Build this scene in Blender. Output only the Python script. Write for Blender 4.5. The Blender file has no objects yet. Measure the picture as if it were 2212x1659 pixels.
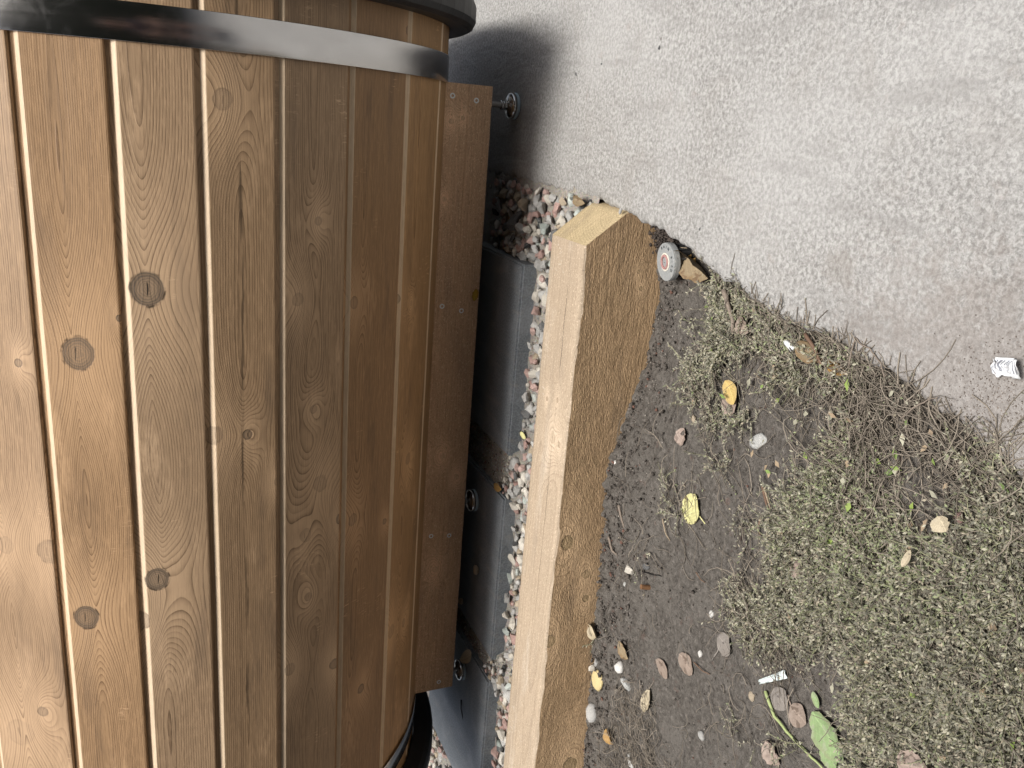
import bpy, bmesh, math, random
import numpy as np
from mathutils import Vector, Matrix, noise as mnoise

random.seed(7); rng = np.random.default_rng(11)
scene = bpy.context.scene
COL = scene.collection

# ------------------------------------------------------------------ camera, light, exposure
F_PX, CAM_H = 1822.9, 0.6695
FW = Vector((-.29729, .87086, -.39027)); RT = Vector((.95209, .30419, -.04637))
P_ = (0.40089, -.32885, .05021)
cpi, spi, cya, sya = math.cos(P_[0]), math.sin(P_[0]), math.cos(P_[1]), math.sin(P_[1])
FW = Vector((sya*cpi, cya*cpi, -spi)); _r = Vector((cya, -sya, 0)); _d = FW.cross(_r)
cr, sr = math.cos(P_[2]), math.sin(P_[2])
RT = cr*_r + sr*_d; DN = -sr*_r + cr*_d
CAM = Vector((0, 0, CAM_H))
cam_data = bpy.data.cameras.new('camera'); cam = bpy.data.objects.new('camera', cam_data); COL.objects.link(cam)
cam_data.sensor_fit = 'HORIZONTAL'; cam_data.sensor_width = 36; cam_data.lens = F_PX/2212*36
cam_data.clip_start = .02; cam_data.clip_end = 300
M = Matrix((DN, RT, -FW)).transposed().to_4x4(); M.translation = CAM   # the phone was held upright, so the picture lies on its side
cam.matrix_world = M
scene.camera = cam

world = bpy.data.worlds.new('World'); scene.world = world; world.use_nodes = True
wn = world.node_tree; bg = wn.nodes['Background']
sky = wn.nodes.new('ShaderNodeTexSky'); sky.sky_type = 'NISHITA'; sky.sun_disc = False
sky.sun_elevation = math.radians(67); sky.sun_rotation = math.radians(157)
sky.air_density = 1.0; sky.dust_density = 6.0; sky.ozone_density = .6
hs = wn.nodes.new('ShaderNodeHueSaturation'); hs.inputs['Saturation'].default_value = .55      # thin even cloud
wn.links.new(sky.outputs[0], hs.inputs['Color']); wn.links.new(hs.outputs[0], bg.inputs[0]); bg.inputs[1].default_value = .10
sun_d = bpy.data.lights.new('sun', 'SUN'); sun = bpy.data.objects.new('sun', sun_d); COL.objects.link(sun)
sun_d.energy = 3.1; sun_d.angle = math.radians(17); sun_d.color = (1, .96, .9)
sd = Vector((math.cos(math.radians(67))*math.sin(math.radians(157)), math.cos(math.radians(67))*math.cos(math.radians(157)), math.sin(math.radians(67))))
sun.rotation_euler = sd.to_track_quat('Z', 'Y').to_euler()
scene.view_settings.view_transform = 'Standard'; scene.view_settings.look = 'None'
scene.view_settings.gamma = 1; scene.view_settings.exposure = .50
try: scene.view_settings.use_curve_mapping = False
except Exception: pass

# ------------------------------------------------------------------ helpers
def ray(x, y): return FW + RT*((829.5-y)/F_PX) + DN*((x-1106)/F_PX)
def on_z(x, y, z):
    D = ray(x, y); return CAM + D*((z-CAM_H)/D.z)
def on_y(x, y, Y):
    D = ray(x, y); return CAM + D*(Y/D.y)
def tag(o, label=None, cat=None, group=None, kind=None):
    if label: o['label'] = label
    if cat: o['category'] = cat
    if group: o['group'] = group
    if kind: o['kind'] = kind
    return o
def link(name, me, mat=None, parent=None):
    o = bpy.data.objects.new(name, me); COL.objects.link(o)
    if mat is not None and me is not None and len(me.materials) == 0: me.materials.append(mat)
    if parent: o.parent = parent
    return o
def mesh(name, v, f, smooth=False, uv=None, col=None):
    me = bpy.data.meshes.new(name); me.from_pydata([tuple(map(float, p)) for p in v], [], f)
    if smooth: me.polygons.foreach_set('use_smooth', [True]*len(me.polygons))
    if uv is not None:
        l = me.uv_layers.new(name='UVMap'); li = np.empty(len(me.loops), np.int32); me.loops.foreach_get('vertex_index', li)
        l.data.foreach_set('uv', np.asarray(uv, np.float32)[li].ravel())
    me.update(); return me
def empty(name, loc):
    o = bpy.data.objects.new(name, None); COL.objects.link(o); o.location = loc; o.empty_display_size = .05; return o
def fast_mesh(name, V, F4, colors=None):
    """V (n,3) array, F4 (m,k) array of equal sized faces, colors (n,3) per vertex"""
    me = bpy.data.meshes.new(name); n = len(V); m, k = F4.shape
    me.vertices.add(n); me.vertices.foreach_set('co', np.asarray(V, np.float32).ravel())
    me.loops.add(m*k); me.loops.foreach_set('vertex_index', np.asarray(F4, np.int32).ravel())
    me.polygons.add(m); me.polygons.foreach_set('loop_start', np.arange(0, m*k, k, dtype=np.int32))
    me.update(calc_edges=True)
    if colors is not None:
        a = me.color_attributes.new('Col', 'FLOAT_COLOR', 'POINT')
        c = np.ones((n, 4), np.float32); c[:, :3] = colors; a.data.foreach_set('color', c.ravel())
    me.validate(); return me
def box(bm, x0, x1, y0, y1, z0, z1, bev=0, seg=2):
    r = bmesh.ops.create_cube(bm, size=1)
    for v in r['verts']:
        v.co = Vector(((x0+x1)/2+v.co.x*(x1-x0), (y0+y1)/2+v.co.y*(y1-y0), (z0+z1)/2+v.co.z*(z1-z0)))
    if bev:
        es = list({e for v in r['verts'] for e in v.link_edges})
        bmesh.ops.bevel(bm, geom=es, offset=bev, segments=seg, affect='EDGES', profile=.6)
def lathe(prof, n=32, axis='z'):
    """prof: list of (r, z); returns verts, faces"""
    v, f = [], []
    for r, z in prof:
        for i in range(n):
            a = 2*math.pi*i/n; v.append((r*math.cos(a), r*math.sin(a), z))
    for j in range(len(prof)-1):
        for i in range(n):
            f.append((j*n+i, j*n+(i+1) % n, (j+1)*n+(i+1) % n, (j+1)*n+i))
    f.append(tuple(range(n-1, -1, -1))); f.append(tuple((len(prof)-1)*n+i for i in range(n)))
    return v, f
def tube(pts, rad, n=6):
    v, f = [], []; pts = [Vector(p) for p in pts]
    if not hasattr(rad, '__len__'): rad = [rad]*len(pts)
    for i, p in enumerate(pts):
        t = (pts[min(i+1, len(pts)-1)]-pts[max(i-1, 0)]).normalized()
        a = t.cross(Vector((0, 0, 1)) if abs(t.z) < .9 else Vector((1, 0, 0))).normalized(); b = t.cross(a)
        for k in range(n):
            th = 2*math.pi*k/n; v.append(p+(a*math.cos(th)+b*math.sin(th))*rad[i])
    for i in range(len(pts)-1):
        for k in range(n): f.append((i*n+k, i*n+(k+1) % n, (i+1)*n+(k+1) % n, (i+1)*n+k))
    f.append(tuple(range(n-1, -1, -1))); f.append(tuple((len(pts)-1)*n+k for k in range(n)))
    return v, f
def fbm(x, y, z=0, o=4, s=1.0):
    return mnoise.fractal(Vector((x*s, y*s, z)), 1.0, 2.0, o, noise_basis='PERLIN_ORIGINAL')
def hull_stone(seed, n=15, sx=1, sy=.75, sz=.6, rough=.25):
    r = random.Random(seed); bm = bmesh.new()
    for i in range(n):
        d = Vector((r.gauss(0, 1), r.gauss(0, 1), r.gauss(0, 1))).normalized()*(1-rough*r.random())
        bm.verts.new((d.x*sx*.5, d.y*sy*.5, d.z*sz*.5))
    g = bmesh.ops.convex_hull(bm, input=bm.verts)
    bmesh.ops.delete(bm, geom=[v for v in bm.verts if not v.link_faces], context='VERTS')
    me = bpy.data.meshes.new('stone'); bm.to_mesh(me); bm.free(); return me
def round_stone(seed, sx=1, sy=.7, sz=.5, sub=2, amp=.25):
    bm = bmesh.new(); bmesh.ops.create_icosphere(bm, subdivisions=sub, radius=.5)
    for v in bm.verts:
        k = 1+amp*fbm(v.co.x*2.2+seed*7.1, v.co.y*2.2, v.co.z*2.2, 3)
        v.co = Vector((v.co.x*sx*k, v.co.y*sy*k, v.co.z*sz*k))
    me = bpy.data.meshes.new('stone'); bm.to_mesh(me); bm.free()
    me.polygons.foreach_set('use_smooth', [True]*len(me.polygons)); return me

# ------------------------------------------------------------------ materials
class N:
    def __init__(s, name):
        s.m = bpy.data.materials.new(name); s.m.use_nodes = True; s.t = s.m.node_tree
        s.b = s.t.nodes['Principled BSDF']; s.b.inputs['Specular IOR Level'].default_value = .3
    def new(s, ty, **k):
        n = s.t.nodes.new(ty)
        for a, b in k.items(): setattr(n, a, b)
        return n
    def put(s, sock, val):
        if isinstance(val, bpy.types.NodeSocket): s.t.links.new(val, sock)
        else:
            try: sock.default_value = val
            except Exception:
                sock.default_value = (*val, 1) if len(val) == 3 else val
    def math(s, op, a, b=0., c=None, clamp=False):
        n = s.new('ShaderNodeMath', operation=op, use_clamp=clamp); s.put(n.inputs[0], a); s.put(n.inputs[1], b)
        if c is not None: s.put(n.inputs[2], c)
        return n.outputs[0]
    def vm(s, op, a, b=(0, 0, 0)):
        n = s.new('ShaderNodeVectorMath', operation=op); s.put(n.inputs[0], a); s.put(n.inputs[1], b); return n.outputs[0]
    def noise(s, vec, scale, det=3, rough=.55, dist=0., out=0):
        n = s.new('ShaderNodeTexNoise'); s.put(n.inputs['Vector'], vec)
        n.inputs['Scale'].default_value = scale; n.inputs['Detail'].default_value = det
        n.inputs['Roughness'].default_value = rough; n.inputs['Distortion'].default_value = dist
        return n.outputs[out]
    def vor(s, vec, scale, feat='F1', out=0):
        n = s.new('ShaderNodeTexVoronoi', feature=feat); s.put(n.inputs['Vector'], vec); n.inputs['Scale'].default_value = scale
        return n.outputs[out]
    def mix(s, f, a, b, mode='MIX'):
        n = s.new('ShaderNodeMix', data_type='RGBA', blend_type=mode); s.put(n.inputs[0], f)
        for i, v in ((6, a), (7, b)):
            s.put(n.inputs[i], v if isinstance(v, bpy.types.NodeSocket) else (*v, 1))
        return n.outputs[2]
    def ramp(s, f, stops):
        n = s.new('ShaderNodeValToRGB'); s.put(n.inputs[0], f); e = n.color_ramp.elements
        while len(e) < len(stops): e.new(.5)
        for i, (p, c) in enumerate(stops):
            e[i].position = p; e[i].color = (*c, 1) if hasattr(c, '__len__') else (c, c, c, 1)
        return n.outputs[0]
    def sstep(s, x, a, b):
        n = s.new('ShaderNodeMapRange', interpolation_type='SMOOTHSTEP'); s.put(n.inputs[0], x)
        n.inputs[1].default_value = a; n.inputs[2].default_value = b; n.inputs[3].default_value = 0; n.inputs[4].default_value = 1
        return n.outputs[0]
    def sc(s, vec, v): return s.vm('MULTIPLY', vec, v)
    def obj(s): return s.new('ShaderNodeTexCoord').outputs['Object']
    def pos(s): return s.new('ShaderNodeNewGeometry').outputs['Position']
    def uv(s): return s.new('ShaderNodeTexCoord').outputs['UV']
    def rnd(s): return s.new('ShaderNodeObjectInfo').outputs['Random']
    def attr(s, nm): return s.new('ShaderNodeAttribute', attribute_name=nm).outputs['Color']
    def bump(s, h, strength=.5, dist=.001):
        n = s.new('ShaderNodeBump'); n.inputs['Strength'].default_value = strength; n.inputs['Distance'].default_value = dist
        s.put(n.inputs['Height'], h); s.put(s.b.inputs['Normal'], n.outputs[0])
    def done(s, col=None, rough=.7, metal=0):
        if col is not None: s.put(s.b.inputs['Base Color'], col if isinstance(col, bpy.types.NodeSocket) else (*col, 1))
        s.put(s.b.inputs['Roughness'], rough); s.put(s.b.inputs['Metallic'], metal); return s.m

def plain(name, col, rough=.6, metal=0, var=.15, sc=60, bump=0):
    n = N(name); p = n.obj(); k = n.noise(p, sc, 3)
    c = n.mix(k, tuple(x*(1-var) for x in col), tuple(min(1, x*(1+var)) for x in col))
    if bump: n.bump(n.noise(p, sc*2, 3), .6, bump)
    return n.done(c, rough, metal)

def wood(name, light, dark, knots=(), tc=0., spacing=.004, depth=.02, slope=.03, seed=0., streak=None,
         rough=.55, fibre=.2, ringk=.55, pale=.25, bumpd=.0004, knotcol=(.085, .070, .058), palecol=None, warp=1., ringbump=.5, saw=0., lit_pale_bevel=False):
    n = N(name); n.b.inputs['Specular IOR Level'].default_value = .25
    uv = n.uv(); sep = n.new('ShaderNodeSeparateXYZ'); n.put(sep.inputs[0], uv); s, t = sep.outputs[0], sep.outputs[1]
    off = n.vm('ADD', uv, (seed*3.17, seed*1.31, seed))
    w1 = n.noise(n.sc(off, (2.2, 9, 1)), 1, 2); w2 = n.noise(n.sc(off, (9, 45, 1)), 1, 2)
    tt = n.math('ADD', t, n.math('MULTIPLY', n.math('SUBTRACT', w1, .5), .022*warp))
    tt = n.math('ADD', tt, n.math('MULTIPLY', n.math('SUBTRACT', w2, .5), .0028*warp))
    a = n.math('SUBTRACT', tt, tc)
    dz = n.math('ADD', n.math('MULTIPLY', s, slope), n.math('ADD', n.math('MULTIPLY', n.math('SUBTRACT', n.noise(n.sc(off, (1.3, .3, 1)), 1, 1), .5), .028*warp), depth))
    F = n.math('SQRT', n.math('ADD', n.math('MULTIPLY', a, a), n.math('MULTIPLY', dz, dz)))
    F = n.math('DIVIDE', F, spacing)
    core = None; halo = None; ringl = None; crack = None
    for (ks, kt, kr, kd) in knots:      # kd: how dark the heart of the knot is
        ds = n.math('DIVIDE', n.math('SUBTRACT', s, ks), kr*1.12); dt = n.math('DIVIDE', n.math('SUBTRACT', t, kt), kr)
        q = n.math('ADD', n.math('MULTIPLY', ds, ds), n.math('MULTIPLY', dt, dt))
        q2 = n.math('ADD', n.math('MULTIPLY', n.math('MULTIPLY', ds, ds), .30), n.math('MULTIPLY', dt, dt))
        g = n.math('EXPONENT', n.math('MULTIPLY', q2, -.11))
        F = n.math('ADD', F, n.math('MULTIPLY', g, min(14, 6+kr*380)))
        q = n.math('ADD', q, n.math('MULTIPLY', n.math('SUBTRACT', n.noise(off, 110, 2), .5), .28))
        cm = n.math('MULTIPLY', n.math('SUBTRACT', 1, n.sstep(q, .72, 1.08)), kd)
        rim_ = n.math('MULTIPLY', n.math('MULTIPLY', n.sstep(q, .75, 1.0), n.math('SUBTRACT', 1, n.sstep(q, 1.0, 1.25))), min(1, kd*1.1))
        kr_ = n.math('SQRT', n.math('ABSOLUTE', q))
        rr = n.math('SINE', n.math('MULTIPLY', kr_, 40))
        lk = n.math('MULTIPLY', n.math('GREATER_THAN', cm, .05), n.math('ADD', .45, n.math('MULTIPLY', rr, .45)))
        ringl = lk if ringl is None else n.math('MAXIMUM', ringl, lk)
        ck = n.math('MULTIPLY', n.math('SUBTRACT', 1, n.sstep(n.math('ABSOLUTE', n.math('ADD', dt, n.math('MULTIPLY', n.math('SUBTRACT', w2, .5), 1.6))), .02, .08)), n.math('SUBTRACT', 1, n.sstep(n.math('ABSOLUTE', ds), .25, .5)))
        cr_ = n.math('MAXIMUM', n.math('MULTIPLY', rim_, n.math('MULTIPLY', .9, n.sstep(n.noise(n.sc(off, (60, 60, 1)), 1, 2), .42, .6))), n.math('MULTIPLY', ck, 1. if kd > .8 else .35))
        crack = cr_ if crack is None else n.math('MAXIMUM', crack, cr_)
        cm = n.math('MULTIPLY', cm, n.math('ADD', .62, n.math('MULTIPLY', n.sstep(q, 0, .9), .38)))
        core = cm if core is None else n.math('MAXIMUM', core, cm)
        hl = n.math('MULTIPLY', g, .75)
        halo = hl if halo is None else n.math('MAXIMUM', halo, hl)
    fr = n.math('FRACT', F)
    late = n.math('MULTIPLY', n.math('POWER', fr, 2.6), n.math('SUBTRACT', 1, n.sstep(fr, .93, 1.0)))
    # each year's ring has its own weight
    yr = n.new('ShaderNodeTexWhiteNoise', noise_dimensions='1D'); n.put(yr.inputs['W'], n.math('FLOOR', F))
    late = n.math('MULTIPLY', late, n.math('ADD', .45, n.math('MULTIPLY', yr.outputs[0], .75)))
    fib = n.noise(n.sc(off, (14, 900, 1)), 1, 3, .6); fib2 = n.noise(n.sc(off, (45, 260, 1)), 1, 4, .6)
    blot = n.noise(n.sc(off, (5, 17, 1)), 1, 3); blot2 = n.noise(n.sc(off, (1.7, 4, 1)), 1, 2)
    col = n.mix(n.math('MULTIPLY', late, ringk, clamp=True), light, dark)
    col = n.mix(n.math('MULTIPLY', n.sstep(fib, .35, .75), fibre), col, tuple(c*.55 for c in dark))
    col = n.mix(n.math('MULTIPLY', n.sstep(fib2, .45, .7), fibre*.8), col, tuple(min(1, c*1.35) for c in light))
    col = n.mix(n.math('MULTIPLY', n.sstep(blot2, .42, .65), .35), col, tuple(c*.72 for c in light))
    pc = palecol or tuple(min(1, c*1.45+.03) for c in light)
    col = n.mix(n.math('MULTIPLY', n.math('MULTIPLY', n.sstep(blot, .55, .75), n.sstep(fib2, .3, .6)), pale), col, pc)
    stain = n.sstep(n.noise(n.sc(n.vm('ADD', off, (9, 2, 5)), (3.2, 22, 1)), 1, 4, .65), .52, .72)
    col = n.mix(n.math('MULTIPLY', stain, .38), col, tuple(.55*c+.45*sum(dark)/3*.9 for c in dark))
    scf = n.math('MULTIPLY', n.sstep(n.noise(n.sc(off, (7, 11, 1)), 1, 2), .6, .68), n.sstep(n.noise(n.sc(off, (260, 60, 1)), 1, 3, .7), .55, .68))
    col = n.mix(n.math('MULTIPLY', scf, pale*1.3, clamp=True), col, pc)
    if halo is not None: col = n.mix(n.math('MULTIPLY', n.math('SUBTRACT', 1, late, clamp=True), n.math('MULTIPLY', halo, .95)), col, tuple(min(1, c*1.5+.03) for c in light))
    if lit_pale_bevel:  # sky light caught by the upper bevel painted in, over paler planed wood
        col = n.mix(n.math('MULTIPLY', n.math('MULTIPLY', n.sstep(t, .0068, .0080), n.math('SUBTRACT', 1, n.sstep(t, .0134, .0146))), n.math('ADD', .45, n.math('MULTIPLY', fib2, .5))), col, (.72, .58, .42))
    if streak is not None:
        ts, wd = streak
        d = n.math('ABSOLUTE', n.math('SUBTRACT', n.math('ADD', t, n.math('MULTIPLY', n.math('SUBTRACT', w1, .5), .016)), ts))
        mk = n.math('MULTIPLY', n.math('SUBTRACT', 1, n.sstep(n.math('ADD', d, n.math('MULTIPLY', n.math('SUBTRACT', fib2, .5), wd*1.2)), wd*.25, wd)), n.sstep(n.noise(n.sc(off, (7, 160, 1)), 1, 3), .47, .62))
        col = n.mix(n.math('MULTIPLY', mk, .75), col, (.06, .04, .025))
    if core is not None: col = n.mix(n.math('MINIMUM', core, 1.), col, n.mix(ringl, knotcol, tuple(.45*a+.5*b for a, b in zip(light, knotcol))))
    if crack is not None: col = n.mix(crack, col, (.022, .016, .012))
    hgt = n.math('ADD', n.math('MULTIPLY', late, ringbump), n.math('MULTIPLY', n.math('ADD', fib, fib2), .35))
    if saw:
        hgt = n.math('ADD', hgt, n.math('MULTIPLY', n.noise(n.sc(off, (170, 420, 1)), 1, 3, .7), saw))
        sp = n.sstep(n.noise(n.sc(off, (260, 480, 1)), 1, 2, .7), .56, .7)
        col = n.mix(n.math('MULTIPLY', sp, .5), col, tuple(min(1, c*1.9+.05) for c in light))
        sp2 = n.sstep(n.noise(n.sc(n.vm('ADD', off, (4, 7, 2)), (210, 420, 1)), 1, 2, .7), .55, .72)
        col = n.mix(n.math('MULTIPLY', sp2, .45), col, tuple(c*.4 for c in dark))
    if core is not None: hgt = n.math('SUBTRACT', hgt, n.math('MULTIPLY', core, .6))
    n.bump(hgt, .7, bumpd)
    return n.done(col, rough)

def mat_concrete():
    n = N('concrete'); p = n.pos()
    big = n.noise(p, 2.2, 4, .6); mid = n.noise(p, 14, 4, .6, .6); fine = n.noise(p, 190, 3, .65, .4); vf = n.noise(p, 520, 2)
    streak = n.noise(n.sc(p, (26, 5, 1)), 1, 4, .65, .4)
    c = n.ramp(fine, [(.36, (.18, .178, .172)), (.5, (.288, .285, .277)), (.64, (.40, .398, .39))])
    c = n.mix(n.math('MULTIPLY', n.sstep(vf, .5, .72), .4), c, (.47, .465, .45))
    c = n.mix(n.math('MULTIPLY', n.sstep(vf, .5, .3), .3), c, (.20, .185, .17))
    c = n.mix(n.math('MULTIPLY', n.sstep(big, .40, .62), .38), c, (.40, .40, .395))
    c = n.mix(n.math('MULTIPLY', n.sstep(mid, .5, .7), .22), c, (.25, .232, .212))
    c = n.mix(n.math('MULTIPLY', n.sstep(streak, .5, .68), .42), c, (.215, .21, .203))
    # rusty/pinkish stain flecks
    c = n.mix(n.math('MULTIPLY', n.sstep(n.noise(n.vm('ADD', p, (3, 1, 0)), 30, 3, .7), .62, .74), .18), c, (.27, .215, .185))
    # black pits
    pit = n.math('SUBTRACT', 1, n.sstep(n.vor(p, 26, 'F1', 0), .035, .09)); pm = n.sstep(n.noise(p, 9, 2), .53, .6)
    c = n.mix(n.math('MULTIPLY', n.math('MULTIPLY', pit, pm), .75), c, (.08, .065, .05))
    # earth trodden onto the slab at its near corner
    ds = n.vm('SUBTRACT', p, DIRT)
    ds = n.sc(ds, (1/.15, 1/.24, 0)); ln = n.new('ShaderNodeVectorMath', operation='LENGTH'); n.put(ln.inputs[0], ds)
    dm = n.math('SUBTRACT', 1, n.sstep(n.math('ADD', ln.outputs['Value'], n.math('MULTIPLY', n.math('SUBTRACT', n.noise(p, 60, 5, .75), .5), 2.6)), .3, 1.2))
    dcol = n.mix(n.noise(p, 330, 3, .7), (.12, .098, .086), (.29, .255, .232))
    c = n.mix(n.math('MULTIPLY', dm, .5), c, dcol)
    d2 = n.sc(n.vm('SUBTRACT', p, BLOT), (1/.026, 1/.026, 0)); l2 = n.new('ShaderNodeVectorMath', operation='LENGTH'); n.put(l2.inputs[0], d2)
    m2 = n.math('SUBTRACT', 1, n.sstep(n.math('ADD', l2.outputs['Value'], n.math('MULTIPLY', n.math('SUBTRACT', n.noise(p, 90, 3, .7), .5), 1.6)), .6, 1.0))
    c = n.mix(n.math('MULTIPLY', m2, .3), c, (.20, .18, .16))
    h = n.math('ADD', n.math('MULTIPLY', fine, .8), n.math('ADD', n.math('MULTIPLY', vf, .4), n.math('MULTIPLY', mid, 1.2)))
    h = n.math('ADD', h, n.math('MULTIPLY', n.noise(n.sc(p, (20, 4, 1)), 1, 3, .6, 1.0), 2.2))
    n.bump(h, .8, .0018)
    return n.done(c, .85)

def mat_soil():
    n = N('soil'); p = n.pos()
    a = n.noise(p, 16, 4, .6); b = n.noise(p, 120, 4, .65); c_ = n.noise(p, 420, 3, .7)
    c = n.ramp(b, [(.3, (.056, .050, .043)), (.55, (.120, .109, .097)), (.75, (.205, .188, .17))])
    c = n.mix(n.math('MULTIPLY', n.sstep(a, .42, .66), .6), c, (.15, .138, .124))
    c = n.mix(n.math('MULTIPLY', n.sstep(c_, .6, .74), .5), c, (.21, .18, .155))
    c = n.mix(n.math('MULTIPLY', n.sstep(c_, .44, .3), .55), c, (.018, .013, .011))
    # red clay fleck
    c = n.mix(n.math('MULTIPLY', n.sstep(n.noise(n.vm('ADD', p, (5, 2, 0)), 60, 3), .62, .75), .35), c, (.13, .068, .052))
    n.bump(n.math('ADD', n.math('MULTIPLY', b, 2.2), c_), .9, .0035)
    return n.done(c, .9)

def mat_sand():
    n = N('gravelly_sand'); p = n.pos()
    v = n.vor(p, 420, 'F1', 1); b = n.noise(p, 150, 3)
    c = n.mix(b, (.24, .22, .19), (.46, .43, .38))
    c = n.mix(.35, c, n.mix(.8, v, (.28, .255, .225)))
    n.bump(n.math('ADD', n.vor(p, 420, 'F1', 0), b), .9, .003)
    return n.done(c, .9)

def mat_stone(name, c0, c1, speck=(.5, .48, .45), sk=.5):
    n = N(name); o = n.obj(); r = n.rnd(); p = n.vm('ADD', o, n.vm('MULTIPLY', n.new('ShaderNodeObjectInfo').outputs['Location'], (9, 9, 9)))
    c = n.mix(r, c0, c1)
    c = n.mix(n.math('MULTIPLY', n.sstep(n.noise(p, 160, 3, .65), .45, .7), sk), c, speck)
    c = n.mix(n.math('MULTIPLY', n.sstep(n.noise(p, 330, 2, .65), .52, .68), .45), c, tuple(x*.4 for x in c0))
    c = n.mix(n.math('MULTIPLY', n.sstep(n.noise(p, 55, 3), .5, .68), .4), c, tuple(min(1, x*1.5+.05) for x in c1))
    n.bump(n.noise(p, 260, 4, .7), .8, .0012)
    return n.done(c, .8)

def mat_col(name, rough=.75, var=0, tl=0.):
    n = N(name); c = n.attr('Col')
    if var: c = n.mix(n.noise(n.obj(), 300, 3), n.mix(.35, c, (0, 0, 0)), c)
    if tl:
        n.b.inputs['Subsurface Weight'].default_value = 0
    return n.done(c, rough)

def mat_leaf(name, c, edge=None, spots=None, spotcol=(.03, .025, .02), rough=.55, veins=True):
    n = N(name); uv = n.uv(); o = n.obj(); sep = n.new('ShaderNodeSeparateXYZ'); n.put(sep.inputs[0], uv); u, v = sep.outputs[0], sep.outputs[1]
    col = n.mix(n.noise(o, 90, 4, .6), tuple(x*.68 for x in c), tuple(min(1, x*1.2) for x in c))
    av = n.math('ABSOLUTE', v)
    if veins:
        vv = n.math('FRACT', n.math('SUBTRACT', n.math('MULTIPLY', u, 7), n.math('MULTIPLY', av, 3.0)))
        vl = n.math('SUBTRACT', 1, n.sstep(n.math('ABSOLUTE', n.math('SUBTRACT', vv, .5)), .03, .14))
        mid = n.math('SUBTRACT', 1, n.sstep(av, .03, .09)); vl = n.math('MAXIMUM', n.math('MULTIPLY', vl, .5), mid)
        col = n.mix(n.math('MULTIPLY', vl, .45), col, tuple(min(1, x*1.5+.02) for x in c))
    if edge: col = n.mix(n.math('MULTIPLY', n.sstep(n.math('ADD', av, n.math('MULTIPLY', n.math('SUBTRACT', n.noise(o, 140, 3), .5), .9)), .62, .95), .8), col, edge)
    if spots is not None: col = n.mix(n.math('MULTIPLY', n.sstep(n.noise(n.vm('ADD', o, (spots, 0, 0)), 70, 3, .6), .56, .63), .85), col, spotcol)
    col = n.mix(n.math('MULTIPLY', n.sstep(n.noise(o, 600, 2), .55, .7), .35), col, (.16, .13, .11))
    n.bump(n.noise(o, 200, 3), .6, .0012)
    return n.done(col, rough)

# ------------------------------------------------------------------ levels of the place
ZC = -.027                                    # top of the concrete slab (paver tops are z = 0)
EDGE_PX = [(1072, 378), (1150, 392), (1220, 410), (1290, 429), (1350, 457), (1410, 491), (1480, 540), (1550, 600), (1650, 666),
           (1750, 712), (1850, 770), (1900, 792), (1990, 862), (2050, 905), (2110, 955), (2212, 1050)]
ev = [on_z(x, y, ZC) for x, y in EDGE_PX]
EY = np.array([e.y for e in ev])[::-1]; EX = np.array([e.x for e in ev])[::-1]
def edge_x(y):
    x = float(np.interp(y, np.concatenate(([-3], EY, [6])), np.concatenate(([-.75], EX, [-.13]))))
    return x+.007*fbm(y*14, 3.3)+.004*fbm(y*60, 1.7)
DIRT = on_z(2165, 870, ZC); BLOT = on_z(1815, 582, ZC)
ZFX = [-2.6, -1.207, -.93, -.641, -.55, -.494, -.387, -.259, -.145, -.05]
ZFZ = [-.075, -.072, -.064, -.048, -.044, -.065, -.096, -.107, -.082, -.075]
def soil_smooth(x, y):
    d = np.clip(1.17-y, 0, 9); k = np.exp(-d/.09)
    base = -.060+.021*np.clip((.86-y)/.35, 0, 1)*np.clip((x+.75)/.45, 0, 1)
    return k*np.interp(x, ZFX, ZFZ)+(1-k)*base
def soil_z(x, y):
    return float(soil_smooth(x, y))+.006*fbm(x*9, y*9, .3, 3)
def on_soil(x, y, up=0.):
    z = -.06
    for _ in range(5):
        p = on_z(x, y, z); z = max(soil_z(p.x, p.y), ZC if p.x > edge_x(p.y) else -9)+up
    return p

# ------------------------------------------------------------------ setting: ground, slab, soil, gravel bed
gm = mesh('ground', [(-40, -40, -.3), (40, -40, -.3), (40, 40, -.3), (-40, 40, -.3)], [(0, 1, 2, 3)])
MAT_SOIL = mat_soil(); MAT_CONC = mat_concrete(); MAT_SAND = mat_sand()
tag(link('ground', gm, MAT_SOIL), 'wide earth ground around the tub and slab', kind='structure')

def build_slab():
    ys = np.concatenate((np.linspace(-4, .2, 12), np.linspace(.22, 2.0, 420), np.linspace(2.1, 6, 10)))
    offs = [0.0, .004, .012, .03, .07, .15, .3, .6, 1.2, 2.5, 5.0]
    v, f = [], []
    for y in ys:
        ex = edge_x(y); chip = .005*max(0, fbm(y*40, 9.1)+.2)
        row = [(ex+.008, y, ZC-.16), (ex-.001, y, ZC-.02-.006*random.random()), (ex, y, ZC-.004-chip)]
        for o in offs[1:]: row.append((ex+o, y, ZC-(.0015+chip*.3 if o == .004 else 0)+.0008*fbm(y*20, (ex+o)*20)))
        v += row
    m = len(row)
    for i in range(len(ys)-1):
        for j in range(m-1): f.append((i*m+j, i*m+j+1, (i+1)*m+j+1, (i+1)*m+j))
    tag(link('concrete_slab', mesh('concrete_slab', v, f, True), MAT_CONC), 'pale grey cast concrete slab with rough broken edge', kind='structure')
build_slab()

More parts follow.
